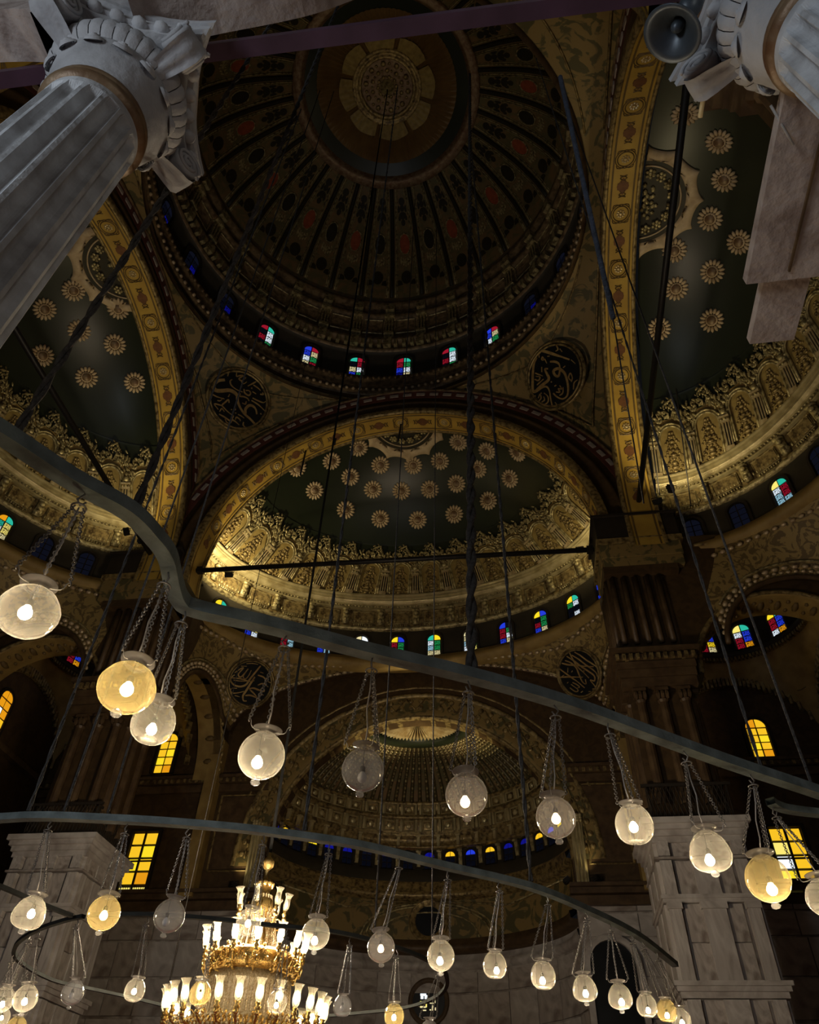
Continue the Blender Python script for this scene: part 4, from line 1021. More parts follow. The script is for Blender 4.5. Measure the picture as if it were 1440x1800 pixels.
# upper side walls that close the cross arms
for nm, s_ in (('wall_left', -1), ('wall_right', 1)):
    r_ = empty(nm, (X0, 0, 0), label='dark ' + nm.split('_')[1] + ' outer wall below the side half-dome', cat='wall', kind='structure')
    MB().box((s_ * 21.3, 0, 12.3), (.5, 21, 24.6)).build('wall_face', X['brown'], r_)
    cornice(r_, -10.5, 10.5, 0, 18.5, M=frame((s_ * 21.0, 0, 0), (0, 1, 0), (s_, 0, 0), (0, 0, 1)))
# ---- yellow stained windows of the front wall
def tall_window(n, x0, x1, z0, z1, label, names, arch):
    x0, x1 = x0 + 0, x1 + 0; wd, ht = x1 - x0, z1 - z0
    root = frame_mesh(wd, ht, .16, .2).build('window_%d' % n, X['dark'], None) if arch else None
    if not arch:
        b = MB(); t = .14
        for q in (-wd / 2 - t / 2, wd / 2 + t / 2): b.box((q, 0, ht / 2), (t, .2, ht + 2 * t))
        b.box((0, 0, -t / 2), (wd, .2, t)); b.box((0, 0, ht + t / 2), (wd, .2, t)); b.box((0, 0, ht / 2), (.1, .16, ht)); b.box((0, 0, ht * .52), (wd, .16, .07))
        root = b.build('window_%d' % n, X['dark'], None)
    root.location = ((x0 + x1) / 2, YB - .06, z0); tag(root, label, 'window', kind='structure')
    MB().box((0, .12, ht / 2), (wd, .03, ht * .97)).build('window_back', X['black'], root) if not arch else None
    if arch: pane_set(root, wd * .95, ht, names, PROTO, -.05, 2, 4, True, False)
    else:
        pane_set(root, wd * .98, ht * .84, names, PROTO, 0, 2, 4, False, False)
        for k in [k for k in col.objects if k.parent == root and k.name.startswith('pane')]: k.location.z += ht * .15
        lat = MB()
        for c in range(12):
            for r in range(2): lat.box((-wd / 2 + wd * (c + .5) / 12, 0, ht * .035 + r * ht * .06), (wd / 20, .03, ht * .04))
        lat.build('lattice_glass', PANE['lemon'], root)
    return root
AMB = ('amber', 'yellow', 'amber', 'amber', 'orange', 'amber', 'yellow', 'amber', 'orange', 'amber')
dr = MB(); dp = arch_poly(1.9, 6.5, 12); dr.strip(arch_poly(2.4, 6.75, 12) + [arch_poly(2.4, 6.75, 12)[0]], dp + [dp[0]], -.25, .05)
dro = tag(dr.build('door_1', X['marble'], None), 'dark arched doorway in the marble wall right of the apse', 'door', kind='structure'); dro.location = (X0 + 8.75, YB - .08, 4.1)
MB().prism(dp, -.06, -.02).build('recess_dark', X['black'], dro)  # flat black sheet painted in for the shade inside the recess
tall_window(2, 17.0, 18.45, 12.35, 15.25, 'large amber window beside the right marble pillar, one pane white', ('yellow', 'white', 'lemon', 'amber', 'amber', 'amber', 'amber', 'amber'), False)
tall_window(3, 17.4, 18.45, 18.65, 20.7, 'arched amber window high on the right above the cornice', AMB, True)
tall_window(4, -14.35, -12.95, 12.75, 15.8, 'large amber window half hidden by the left marble pillar', AMB, False)
tall_window(5, -14.25, -13.25, 18.95, 21.3, 'arched amber window behind the flat-bottomed left lamp', AMB, True)
w6 = tall_window(6, -.5, .5, 0, 2.4, 'arched orange window cut by the left edge of the photograph', ('amber', 'orange', 'white', 'orange', 'orange', 'amber', 'orange', 'orange', 'orange', 'orange'), True)
w6.location = (X0 - 20.9, 14.8, 18.7); w6.rotation_euler = (0, 0, PI / 2)
# ================================================================ tie rods
def rod(p0, p1, r, label, m=X['iron'], name='tie_rod', cat='tie rod', n=8, group=None):
    p0, p1 = Vector(p0), Vector(p1)
    b = MB(); L = (p1 - p0).length
    b.tube([(0, 0, 0), (0, 0, L)], r, n)
    o = b.build(name, m, None, True); o.location = p0
    o.rotation_euler = (p1 - p0).to_track_quat('Z', 'Y').to_euler()
    return tag(o, label, cat, group)
a, b_ = on_y(345, 1003, 11.3), on_y(1045, 966, 11.3)
zt = (a.z + b_.z) / 2
for p_, q_, lb in (((-10.0, 11.3, a.z), (10.2, 11.3, b_.z), 'black iron tie rod crossing the front half-dome'),):
    t1 = rod(p_, q_, .125, lb)
    for x in (-10.0, 10.7): MB().box((0, 0, 0), (.3, .3, .3)).build('anchor_plate', X['iron'], t1).matrix_local = Matrix.Translation((0, 0, .2 if x < 0 else (Vector(q_) - Vector(p_)).length - .2))
R1 = on_y(1123, 883, 10.4); L1 = on_y(265, 975, 10.4)
rod((R1.x, 10.3, R1.z), (R1.x, -10.4, R1.z), .13, 'black iron tie rod running overhead along the right arch')
rod((L1.x, 10.3, L1.z), (L1.x, -10.4, L1.z), .13, 'black iron tie rod running overhead along the left arch')

# ================================================================ lamp rings
ZR, ZG = 4.9, 3.96
RAILS = []
def nearest_rail(x, y):
    best = None
    for a, b in zip(RAILS[:-1], RAILS[1:]):
        if (b - a).length > 2: continue
        for k in range(5):
            q = a.lerp(b, k / 5); d = math.hypot(q.x - x, q.y - y)
            if best is None or d < best[0]: best = (d, q)
    return best[1]
def rail(pts, label, r=.05, hgt=.075, name='lamp_rail', paint=None):
    pts = [Vector((p[0], p[1], ZR)) for p in pts]; P = []; RAILS.extend(pts)
    m = len(pts)
    for i, p in enumerate(pts):
        t = pts[min(i + 1, m - 1)] - pts[max(i - 1, 0)]; nrm = Vector((t.y, -t.x, 0)).normalized()
        P.append([p + nrm * r + Vector((0, 0, hgt)), p + nrm * r, p - nrm * r, p - nrm * r + Vector((0, 0, hgt)), p + nrm * r + Vector((0, 0, hgt))])
    o = tag(MB().grid(P).build(name, paint or X['rail'], None), label, 'lamp rail'); return o
def smooth(pts, n=5):
    out = []
    P = [Vector(p) for p in pts]; P = [P[0] * 2 - P[1]] + P + [P[-1] * 2 - P[-2]]
    for i in range(1, len(P) - 2):
        for k in range(n):
            t = k / n; a, b, c, d = P[i - 1], P[i], P[i + 1], P[i + 2]
            out.append(.5 * ((2 * b) + (c - a) * t + (2 * a - 5 * b + 4 * c - d) * t * t + (3 * b - a - 3 * c + d) * t ** 3))
    return out + [P[-2]]
def px(l): return [on_z(x, y, ZR)[:2] + (0,) if False else tuple(on_z(x, y, ZR)) for x, y in l]
ro1 = rail(smooth(px([(-120, 700), (0, 772), (120, 850), (220, 905), (266, 950), (291, 985), (302, 1030), (315, 1063), (345, 1080), (480, 1110), (640, 1152), (830, 1197), (1000, 1246), (1150, 1300), (1280, 1347), (1440, 1400), (1560, 1445)])), 'nearest grey-green lamp rail sweeping across the middle of the view', .058, .10)
mid = [(-2.6, -7.6)] + [tuple(p[:2]) for p in px([(0, 1444), (200, 1446), (400, 1460), (533, 1476), (640, 1493), (775, 1526), (930, 1563), (1030, 1603), (1120, 1648), (1188, 1700)])]
ro2 = rail(smooth([(x, y, 0) for x, y in mid]), 'second lamp rail in front of the chandelier, grey painted', .055, .08)
inn = [tuple(p[:2]) for p in px([(146, 1614), (110, 1622), (60, 1640), (27, 1665), (32, 1692), (90, 1725), (160, 1741), (230, 1756), (290, 1771)])]
ro3 = rail(smooth([(x, y, 0) for x, y in px([(155, 1612), (260, 1611), (370, 1616), (480, 1629), (580, 1638), (650, 1654), (752, 1691)]) and [tuple(p[:2]) + (0,) for p in px([(155, 1612), (260, 1611), (370, 1618), (480, 1630), (580, 1640), (650, 1655), (710, 1673), (752, 1691)])] for _ in ()] if False else [(p[0], p[1], 0) for p in px([(155, 1612), (260, 1611), (370, 1618), (480, 1630), (580, 1640), (650, 1655), (710, 1673), (752, 1691), (782, 1712), (784, 1738), (758, 1760), (700, 1776), (580, 1788)])]), 'inner lamp rail around the big chandelier, its right half', .036, .055, paint=X['raildark'])
ro4 = rail(smooth([(x, y, 0) for x, y in inn]), 'curled left end of the inner lamp rail before the marble pillar', .036, .055, paint=X['raildark'])
ro5 = rail(smooth([(p[0], p[1], 0) for p in px([(-90, 1530), (0, 1562), (70, 1592), (125, 1613)])]), 'short straight rail entering at left above the curled rail', .036, .055, paint=X['raildark'])
ro6 = rail(smooth([(p[0], p[1], 0) for p in px([(1356, 1414), (1368, 1422), (1400, 1430), (1500, 1441)])]), 'short dark rail piece behind the right end of the nearest rail', .05, .07)
ro6.data.materials[0] = X['rail']
# ================================================================ globe lamps
def globe_profile(shape, R):
    if shape == 'pear': a = [(.36, .98), (.40, .90), (.62, .74), (.86, .40), (1.0, -.05), (1.0, -.35), (.86, -.66), (.55, -.84), (.2, -.90), (.01, -.91)]
    elif shape == 'flat': a = [(.50, .98), (.60, .86), (.84, .58), (.98, .20), (1.0, -.15), (.90, -.55), (.68, -.80), (.50, -.90), (.47, -.88), (.40, -.84), (.01, -.82)]
    elif shape == 'wide': a = [(.48, .86), (.52, .80), (.78, .62), (.98, .28), (1.05, 0), (.98, -.32), (.76, -.64), (.44, -.82), (.16, -.88), (.01, -.89)]
    else: a = [(.40, 1.02), (.42, .94), (.62, .78), (.86, .50), (.99, .14), (.99, -.2), (.86, -.54), (.62, -.80), (.32, -.95), (.12, -1.0), (.01, -1.01)]
    return [(r * R, z * R) for r, z in a]
def smooth_prof(a, n=3):
    return [tuple(p[:2]) for p in smooth([(r, z, 0) for r, z in a], n)]
GM = {}
for sh_ in ('pear', 'flat', 'wide', 'round'):
    GM[sh_] = MB().lathe(smooth_prof(globe_profile(sh_, 1.0)), 28).build('globe', G_LIT, None, True)
LIP = MB().lathe([(.40, .93), (.41, 1.05), (.50, 1.12), (.64, 1.16), (.66, 1.19), (.62, 1.20), (.46, 1.17), (.37, 1.08)], 28).build('lip', G_LIP, None, True)
FIN = MB(); FIN.lathe([(.10, -.98), (.09, -1.04), (.17, -1.09), (.21, -1.17), (.17, -1.26), (.08, -1.30), (.01, -1.31)], 14); FIN = FIN.build('finial', G_CLR, None, True)
BULB = MB().lathe([(.01, -.30), (.12, -.28), (.20, -.20), (.235, -.08), (.20, .05), (.12, .16), (.10, .22), (.01, .22)], 16).build('bulb', B_LIT, None, True)
SOCK = MB(); SOCK.lathe([(.10, .20), (.13, .22), (.13, .44), (.08, .50), (.02, .52)], 12); SOCK.tube([(0, 0, .5), (.03, 0, .8), (0, 0, 1.3)], .022, 6); SOCK = SOCK.build('socket', X['iron'], None, True)
hk = MB()
for c_, s_ in ((1, 0),):
    path = [(.40, 1.02), (.62, .98), (.80, .98), (.90, 1.06), (.93, 1.2), (.99, 1.3), (1.07, 1.28), (1.09, 1.2), (1.04, 1.15)]
    hk.tube([(r * c_, r * s_, z) for r, z in path], .022, 5)
HOOK = hk.build('hook_arm', X['cord'], None, True)
ck = MB()
for c_, s_ in ((1, 0),):
    ck.tube([(r * c_, r * s_, z) for r, z in [(.42, 1.03), (.56, 1.0), (.64, 1.08), (.68, 1.2), (.74, 1.24), (.78, 1.18)]], .02, 5)
CLIP = ck.build('hook_arm', X['cord'], None, True)
def chain_mesh(L, pitch=.034, r=.0125, wr=.0042):
    b = MB(); n = int(L / pitch)
    for i in range(n):
        z = pitch * (i + .5); mm = Matrix.Translation((0, 0, z)) @ Matrix.Rotation(PI / 2 * (i % 2), 4, 'Z')
        b.tube([mm @ Vector((r * cos(t), 0, pitch * .72 * sin(t))) for t in np.linspace(0, 2 * PI, 7, False)], wr, 3, True)
    return b
CH = chain_mesh(1.0).build('chain', X['chain'], None, False)
CORD = MB().tube([(0, 0, 0), (.012, .004, .25), (-.006, .01, .5), (.004, 0, .75), (0, 0, 1)], .006, 5).build('cord', X['cord'], None, True)
HANG = MB(); HANG.tube([(0, 0, .12), (.03, 0, .06), (.0, 0, .02), (-.025, 0, .06)], .008, 5); HANG.tube([(.045 * cos(t), .045 * sin(t), 0) for t in np.linspace(0, 2 * PI, 14, False)], .007, 5, True); HANG = HANG.build('hanger', X['chain'], None, True)
protos = list(GM.values()) + [LIP, FIN, BULB, SOCK, HOOK, CLIP, CH, CORD, HANG]
def align(o, p0, p1):
    p0, p1 = Vector(p0), Vector(p1); d = p1 - p0; L = d.length
    q = d.to_track_quat('Z', 'Y').to_matrix().to_4x4()
    o.matrix_local = Matrix.Translation(p0) @ q @ Matrix.Diagonal((1, 1, L, 1))
rl_ = random.Random(5)
def globe_lamp(x, y, dia, shape, state, finial, hooks, label, zg=ZG, group='glass globe lamps hung on chains from the rails'):
    P = on_z(x, y, zg); R = dia / 2 / FPX * depth(P); R = max(.11, min(.2, R))
    root = empty('globe_lamp', P, rl_.uniform(0, 6.28), label=label, cat='lamp', group=group)
    S = Matrix.Diagonal((R, R, R, 1)); tilt = Matrix.Rotation(rl_.uniform(-.09, .09), 4, 'X') @ Matrix.Rotation(rl_.uniform(-.09, .09), 4, 'Y')
    gm = {'lit': G_LIT, 'yellow': G_YEL, 'dim': G_CLR, 'off': G_CLR}[state]
    gl = copy(GM[shape], root, M=tilt @ S, m=gm); copy(LIP, root, M=tilt @ S)
    if finial: copy(FIN, root, M=tilt @ Matrix.Translation((0, 0, {'pear': .09, 'wide': .1, 'flat': .12}.get(shape, 0) * R)) @ S)
    bz = rl_.uniform(-.30, .10) * R; bx = rl_.uniform(-.16, .16) * R
    BT = Matrix.Translation((bx, 0, bz - .1 * R)) @ S
    copy(BULB, root, M=BT, m={'lit': B_LIT, 'yellow': B_LIT, 'dim': B_DIM, 'off': B_OFF}[state]); copy(SOCK, root, M=BT)
    hm = HOOK if hooks else CLIP
    for k in range(3): copy(hm, root, M=tilt @ S @ Matrix.Rotation(2 * PI * k / 3 + .5, 4, 'Z'))
    nr = nearest_rail(P.x, P.y); off = Matrix.Rotation(-root.rotation_euler.z, 3, 'Z') @ Vector((nr.x - P.x, nr.y - P.y, 0))
    top = Vector((off.x, off.y, ZR - zg - .130)); copy(HANG, root, top)
    for k in range(3):
        a = 2 * PI * k / 3 + .5; e = (1.06, 1.27) if hooks else (.76, 1.22)
        align(copy(CH, root), tilt @ Vector((R * e[0] * cos(a), R * e[0] * sin(a), R * e[1])), top + Vector((.03 * cos(a), .03 * sin(a), 0)))
    align(copy(CORD, root), (0, 0, R * 1.05), top)
    return root
LAMPS = [
 (50, 1075, 101, 'wide', 'lit', 0, 1, 'large glowing globe with curled hooks, leftmost on the nearest rail'),
 (223, 1209, 96, 'wide', 'yellow', 1, 0, 'large yellow-lit globe with round finial at the bend of the nearest rail'),
 (270, 1270, 75, 'flat', 'lit', 0, 0, 'flat-bottomed lit globe overlapping the large yellow globe'),
 (460, 1328, 81, 'round', 'lit', 1, 1, 'glowing globe with ball finial, in front of the lower left calligraphy roundel'),
 (638, 1353, 74, 'round', 'off', 1, 1, 'unlit grey globe on the nearest rail, before the ribbed apse'),
 (820, 1397, 74, 'round', 'dim', 1, 0, 'clear globe with dim low bulb on the nearest rail, right of the unlit grey one'),
 (977, 1437, 69, 'round', 'dim', 1, 0, 'dim clear globe on the nearest rail, by the right edge of the apse arch'),
 (1115, 1450, 65, 'flat', 'lit', 0, 0, 'flat-bottomed glowing globe just left of the right marble pillar'),
 (1248, 1497, 70, 'pear', 'lit', 1, 1, 'pear-shaped globe with dark socket, hung before the right marble pillar'),
 (1350, 1545, 75, 'round', 'yellow', 1, 0, 'yellow-lit globe with big finial before the large right amber window'),
 (1453, 1578, 66, 'wide', 'lit', 0, 1, 'globe cut off by the right edge beside the amber window'),
 (52, 1605, 55, 'pear', 'lit', 1, 0, 'lit globe on the second rail, leftmost before the left marble pillar'),
 (183, 1605, 55, 'round', 'yellow', 1, 0, 'strong yellow globe on the second rail at the left pillar edge'),
 (298, 1610, 53, 'round', 'off', 1, 0, 'unlit grey globe on the second rail, left of the chandelier'),
 (437, 1622, 43, 'flat', 'lit', 0, 0, 'globe overlapping the middle tier of the chandelier'),
 (555, 1642, 49, 'round', 'lit', 1, 0, 'lit globe touching the right side of the chandelier middle tier'),
 (670, 1665, 48, 'round', 'dim', 1, 0, 'clear dim globe on the second rail below the apse, left of the round dark disc'),
 (775, 1680, 48, 'round', 'lit', 1, 0, 'glowing globe above and right of the small round window'),
 (870, 1697, 41, 'flat', 'lit', 0, 0, 'flat-bottomed globe with pale lip, fourth along the second rail right of the chandelier'),
 (955, 1715, 43, 'flat', 'lit', 0, 1, 'flat-bottomed globe with curled hooks below the apse right edge'),
 (1028, 1738, 42, 'pear', 'lit', 1, 1, 'pear-shaped hooked globe before the dark niche'),
 (1090, 1752, 41, 'pear', 'lit', 1, 1, 'hooked globe with bulb at lower right, right of the dark niche'),
 (1137, 1768, 35, 'flat', 'lit', 0, 0, 'small flat-bottomed globe left of the orange one at the rail end'),
 (1172, 1777, 34, 'flat', 'yellow', 0, 0, 'small orange-yellow globe at the right end of the second rail'),
 (1197, 1792, 34, 'round', 'lit', 0, 0, 'last small globe of the second rail, cut by the bottom edge'),
 (45, 1755, 41, 'round', 'lit', 1, 0, 'lit globe low on the left pillar, second from the left edge'),
 (6, 1757, 38, 'round', 'lit', 0, 0, 'globe cut by the left edge low before the marble pillar'),
 (128, 1745, 38, 'round', 'off', 1, 0, 'small unlit grey globe low before the left marble pillar'),
 (237, 1741, 35, 'flat', 'lit', 0, 0, 'small flat-bottomed globe between left pillar and chandelier'),
 (352, 1747, 37, 'flat', 'yellow', 1, 0, 'yellow globe overlapping the left of the chandelier bottom tier'),
 (487, 1762, 34, 'flat', 'lit', 0, 0, 'globe overlapping the right half of the chandelier bottom tier'),
 (602, 1769, 32, 'flat', 'off', 0, 0, 'small unlit clear globe right of the chandelier bottom tier'),
 (693, 1785, 34, 'flat', 'yellow', 0, 0, 'small yellow globe at the bottom below the round window'),
 (755, 1813, 34, 'pear', 'off', 0, 1, 'hooked globe under the round window, its glass below the frame'),
 (4, 1788, 26, 'round', 'lit', 0, 0, 'tiny globe at the left edge under the cut-off one'),
 (28, 1808, 34, 'flat', 'yellow', 0, 0, 'orange globe top peeping in at the bottom left corner'),
]
for L in LAMPS: globe_lamp(*L)
for o in protos: bpy.data.objects.remove(o)

# ================================================================ ropes and rods that carry the rings
def rope_up(x, y, ztop, r, label, top=None, m=X['rope'], twisted=True, lean=(0, 0)):
    p0 = on_z(x, y, ZR + .05); nr = nearest_rail(p0.x, p0.y); p0 = Vector((nr.x, nr.y, ZR + (.058 if y > 1600 else .112))); p1 = Vector((p0.x + lean[0], p0.y + lean[1], ztop))
    if top: d = ray(*top); p1 = CAM + d * ((ztop - CAM.z) / d.z)
    b = MB(); L = (p1 - p0).length
    if twisted:
        r *= .72 if r > .06 else .56; n = int(L / .1)
        for q in range(2):
            b.tube([(r * .55 * cos(i * .9 + q * PI), r * .55 * sin(i * .9 + q * PI), L * i / n) for i in range(n + 1)], r * .62, 5)
    else: b.tube([(0, 0, 0), (0, 0, L)], r * .55, 6)
    o = b.build('hanging_rope' if twisted else 'hanging_rod', m, None, True); o.location = p0; o.rotation_euler = (p1 - p0).to_track_quat('Z', 'Y').to_euler()
    return tag(o, label, 'rope' if twisted else 'rod', 'ropes and rods carrying the lamp rings')
rope_up(231, 905, 30, .052, 'thick twisted rope rising from the bend of the nearest rail past the left arch')
rope_up(14, 778, 24, .05, 'thick rope rising from the nearest rail at the left edge')
rope_up(830, 1190, 36, .07, 'thick dark rope rising through the picture middle from the nearest rail', top=(826, 130))
rope_up(533, 1470, 34, .045, 'rope from the second rail rising left of the ribbed apse')
rope_up(933, 1557, 34, .055, 'rope from the second rail rising at the right edge of the apse')
rope_up(190, 1443, 32, .028, 'thin rod from the second rail beside the left pillar, nearer the pillar edge', twisted=False)
rope_up(120, 1443, 32, .03, 'thin rod from the second rail in front of the left pillar cornice', twisted=False)
rope_up(60, 1443, 30, .04, 'rope from the second rail crossing the left brown pillar')
rope_up(1330, 1366, 30, .034, 'thin rope from the nearest rail in front of the right pillar and arched window')
rope_up(290, 1770, 30, .02, 'thin wire rising from the inner rail left of the chandelier', twisted=False, m=X['iron'])
rope_up(650, 1654, 34, .03, 'thin rod from the inner rail rising before the apse, left of middle', twisted=False)
rope_up(752, 1690, 34, .028, 'thin rod from the inner rail rising before the apse middle', twisted=False)
rope_up(1420, 1394, 26, .03, 'thin rod rising at the right edge from the nearest rail', twisted=False)
p_ = on_z(985, 135, 9.0); q_ = on_z(1078, 560, 6.6)
o = rod(p_, q_, .021, 'short thick blue-grey rope end hanging below the dome at right', X['bluerope'], 'hanging_rope', 'rope')
rod(q_, on_z(1132, 885, 5.4), .006, 'thin dark wire tied to the blue-grey rope end', X['iron'], 'thin_wire', 'wire', 5)
rod(on_y(1090, 360, 8.5), on_y(1160, 870, 9.4), .03, 'thin dark wire beside the right tie rod', X['iron'], 'thin_wire', 'wire', 5)
rod(on_y(1120, 150, 2), on_y(1215, 890, 9.8), .03, 'thin dark wire crossing the right half-dome', X['iron'], 'thin_wire', 'wire', 5)
for k, (xa, ya, xb, yb) in enumerate([(540, 782, 528, 835), (595, 745, 588, 782), (706, 740, 700, 776), (871, 760, 872, 800)]):
    rod(on_y(xa, ya, 11.4), on_y(xb, yb, 11.4), .06, ['iron hook stub under the front arch, leftmost', 'iron hook stub under the front arch, second from left', 'iron hook stub at the crown of the front arch', 'iron hook stub under the front arch, right of the thick rope'][k], X['iron'], 'hook_stub', 'hook', 6)
# ================================================================ chandelier
ch = empty('chandelier', (DC[0] + .1, 0, 0), label='huge tiered gilt crystal chandelier with tulip glass lights', cat='chandelier')
TUL = MB().lathe([(.035, 0), (.06, .05), (.068, .12), (.055, .22), (.062, .28), (.095, .34)], 12)
FL = MB().ball((0, 0, .14), (.042, .042, .10), 8, 6)
CUP = MB().lathe([(.015, -.14), (.06, -.09), (.03, -.05), (.055, -.01), (.02, .0)], 8)
tul = None
def light_at(r, a, z, tilt=.12, s=1.0, lit=True):
    global tul, flm, cup
    mm = Matrix.Translation((r * cos(a), r * sin(a), z)) @ Matrix.Rotation(a, 4, 'Z') @ Matrix.Rotation(tilt, 4, 'Y') @ Matrix.Diagonal((s, s, s, 1))
    if tul is None:
        tul = TUL.build('tulip_shade', G_TULIP, ch, True); flm = FL.build('candle_bulb', B_FLAME, tul, True); cup = CUP.build('candle_cup', X['mgold'], tul, True); tul.matrix_local = mm
    else:
        t = copy(tul, M=mm); copy(flm, t, m=None if lit else B_OFF); copy(cup, t)
arm = None
def arm_at(r0, z0, r1, z1, a):
    b = MB(); b.tube([(r0, 0, z0), (r0 + (r1 - r0) * .35, 0, z0 - .16), (r0 + (r1 - r0) * .7, 0, z0 - .16), (r1, 0, z1 - .22), (r1 + .02, 0, z1 - .1)], .022, 5)
    b.tube([(r0 + (r1 - r0) * .5 + .07 * cos(t), 0, z0 - .02 + .07 * sin(t)) for t in np.linspace(0, 5.2, 9)], .014, 4)
    b.ball((r1, 0, z1 - .17), (.05, .05, .05), 6, 4)
    return b
def tier(nm, n, r0, z0, r1, z1, ph=0.0, s=1.0, lit=True):
    b = arm_at(r0, z0, r1, z1, 0).build('arm', X['mgold'], ch, True)
    for k in range(n):
        a = ph + 2 * PI * k / n
        if k == 0: b.rotation_euler = (0, 0, a)
        else: copy(b).rotation_euler = (0, 0, a)
        light_at(r1, a, z1, .14, s, lit)
tier('bottom', 26, 1.12, 4.2, 1.51, 4.34, .1, 1.08)
tier('middle', 14, .62, 5.12, 1.0, 5.44, .12, 1.05); tier('top', 7, .22, 6.02, .50, 6.24, .3, .95, False)
def cry(r, z0, z1, n, rb=.02, r2=None, step=.045):
    b = MB(); r2 = r if r2 is None else r2
    for k in range(n):
        a = 2 * PI * k / n; m = max(2, int(abs(z0 - z1) / step))
        for q in range(m):
            f = (q + .5) / m; rr_ = r + (r2 - r) * f; b.ball((rr_ * cos(a), rr_ * sin(a), z0 + (z1 - z0) * f), (rb, rb, rb * 1.3), 4, 3)
    return b.build('crystal_strings', X['crystal'], ch, False, kind='stuff')
cry(.80, 4.92, 4.3, 60, .022, .84); cry(.18, 6.5, 5.4, 20, .024, .34); cry(1.46, 4.16, 3.9, 90, .024, 1.2); cry(.30, 6.2, 5.3, 18, .022, .44); cry(1.2, 4.08, 3.6, 70, .026, .8); cry(.8, 4.06, 3.5, 50, .026, .4)
MB().lathe([(.76, 4.95), (.82, 5.0), (.80, 4.8), (.77, 4.7), (.80, 4.3), (.86, 4.2)], 32).build('crystal_drum', X['crystal'], ch, True)
bk = MB(); bk.lathe([(.70, 4.98), (.84, 5.03), (.90, 5.13), (.86, 5.33), (.80, 5.39), (.74, 5.33)], 36)
rc = random.Random(9)
for k in range(230):
    a = rc.uniform(0, 6.283); z = rc.uniform(5.0, 5.42); r = .86 + .05 * sin(z * 20) + rc.uniform(0, .08)
    bk.ball((r * cos(a), r * sin(a), z), (.035, .035, .045), 5, 3)
for k in range(16):
    a = 2 * PI * k / 16
    bk.tube([((.9 + .1 * cos(t)) * cos(a + .09 * sin(t)), (.9 + .1 * cos(t)) * sin(a + .09 * sin(t)), 5.18 + .16 * sin(t)) for t in np.linspace(0, 2 * PI, 9)], .016, 4)
bk.build('filigree_basket', X['mgold'], ch, True)
bt = MB(); bt.lathe([(1.0, 4.0), (1.15, 3.98), (1.2, 4.08), (1.1, 4.2), (.86, 4.18)], 40)
for k in range(52):
    a = 2 * PI * k / 52; bt.tube([((1.12 + .1 * cos(t)) * cos(a), (1.12 + .1 * cos(t)) * sin(a), 4.1 + .1 * sin(t)) for t in np.linspace(-1, 4.4, 8)], .02, 4)
for k in range(150):
    a = rc.uniform(0, 6.283); r = rc.uniform(.9, 1.5); z = rc.uniform(4.04, 4.28); bt.ball((r * cos(a), r * sin(a), z), (.03, .03, .04), 5, 3)
bt.build('bottom_frame', X['mgold'], ch, True)
sp = MB(); sp.lathe([(.30, 5.3), (.34, 5.45), (.22, 5.8), (.2, 6.1), (.26, 6.16), (.22, 6.4), (.12, 6.55), (.16, 6.7), (.05, 6.8), (.04, 7.0), (.12, 7.08), (.13, 7.2), (.04, 7.28), (.02, 7.4)], 20)
for k in range(10):
    a = 2 * PI * k / 10; sp.ball((.16 * cos(a), .16 * sin(a), 6.72), (.05, .05, .07), 6, 4); sp.tube([(.2 * cos(a), .2 * sin(a), 6.1), (.33 * cos(a), .33 * sin(a), 6.2), (.3 * cos(a), .3 * sin(a), 6.34)], .02, 4)
sp.build('stem', X['mgold'], ch, True)
MB().tube([(0, 0, 7.38), (0, 0, 60.4)], .035, 6).build('suspension_chain', X['chain_black'], ch, True)
l_ = lamp('chandelier_glow', 'POINT', (DC[0] + .1, 0, 5.75), 4600, (1.0, .82, .58), size=.8)

# ================================================================ floodlights on the ledges
def flood(loc, target, energy, label, angle=110, color=(1.0, .82, .46), size=.12):
    loc = Vector(loc); t = Vector(target)
    root = empty('floodlight', loc, label=label, cat='floodlight', group='small black floodlights on the ledges')
    mm = (t - loc).to_track_quat('-Z', 'Y').to_matrix().to_4x4()
    b = MB(); b.box((0, 0, .12), (.42, .3, .16), mm); b.box((0, 0, .22), (.34, .22, .08), mm)
    b.build('housing', X['iron'], root); MB().box((0, 0, .03), (.36, .24, .01), mm).build('lens', X['cord'], root)
    MB().tube([(-.24, 0, -.15), (-.24, 0, .05), (.24, 0, .05), (.24, 0, -.15)], .02, 5).build('bracket', X['iron'], root)
    l = lamp('flood_beam', 'SPOT', loc + (t - loc).normalized() * .15, energy, color, target=target, size=size, angle=angle, blend=.8)
    return root
flood((X0 - 9.3, 12.9, 26.6), (X0 - 9.6, 15.2, 30.2), 1000, 'floodlight at the left corner of the front half-dome', 150)
flood((X0 + 9.4, 12.9, 26.6), (X0 + 9.6, 15.2, 30.2), 240, 'floodlight at the right corner of the front half-dome', 150)
flood((X0 + 13.5, 8.9, 26.6), (X0 + 15.2, 8.4, 30.6), 330, 'floodlight on the right pillar ledge under the right half-dome', 160)
flood((X0 - 13.5, 8.9, 26.6), (X0 - 15.2, 8.4, 30.6), 300, 'floodlight on the left pillar ledge under the left half-dome', 160)
flood((X0 + 12.9, 9.6, 26.55), (X0 + 12.3, 5.0, 34.6), 480, 'floodlight at the foot of the right arch soffit', 75)
flood((X0 - 12.9, 9.6, 26.55), (X0 - 12.2, 5.0, 34.6), 420, 'floodlight at the foot of the left arch soffit', 75)
flood((X0 - 7.0, YB + 1.2, 13.6), (X0 - 1.6, YB + 1.3, 21.8), 3600, 'black floodlight at the left foot of the apse arch', 30)
flood((X0 + 7.2, YB + 1.2, 13.6), (X0 + 1.6, YB + 1.3, 21.8), 3200, 'black floodlight at the right foot of the apse arch', 30)
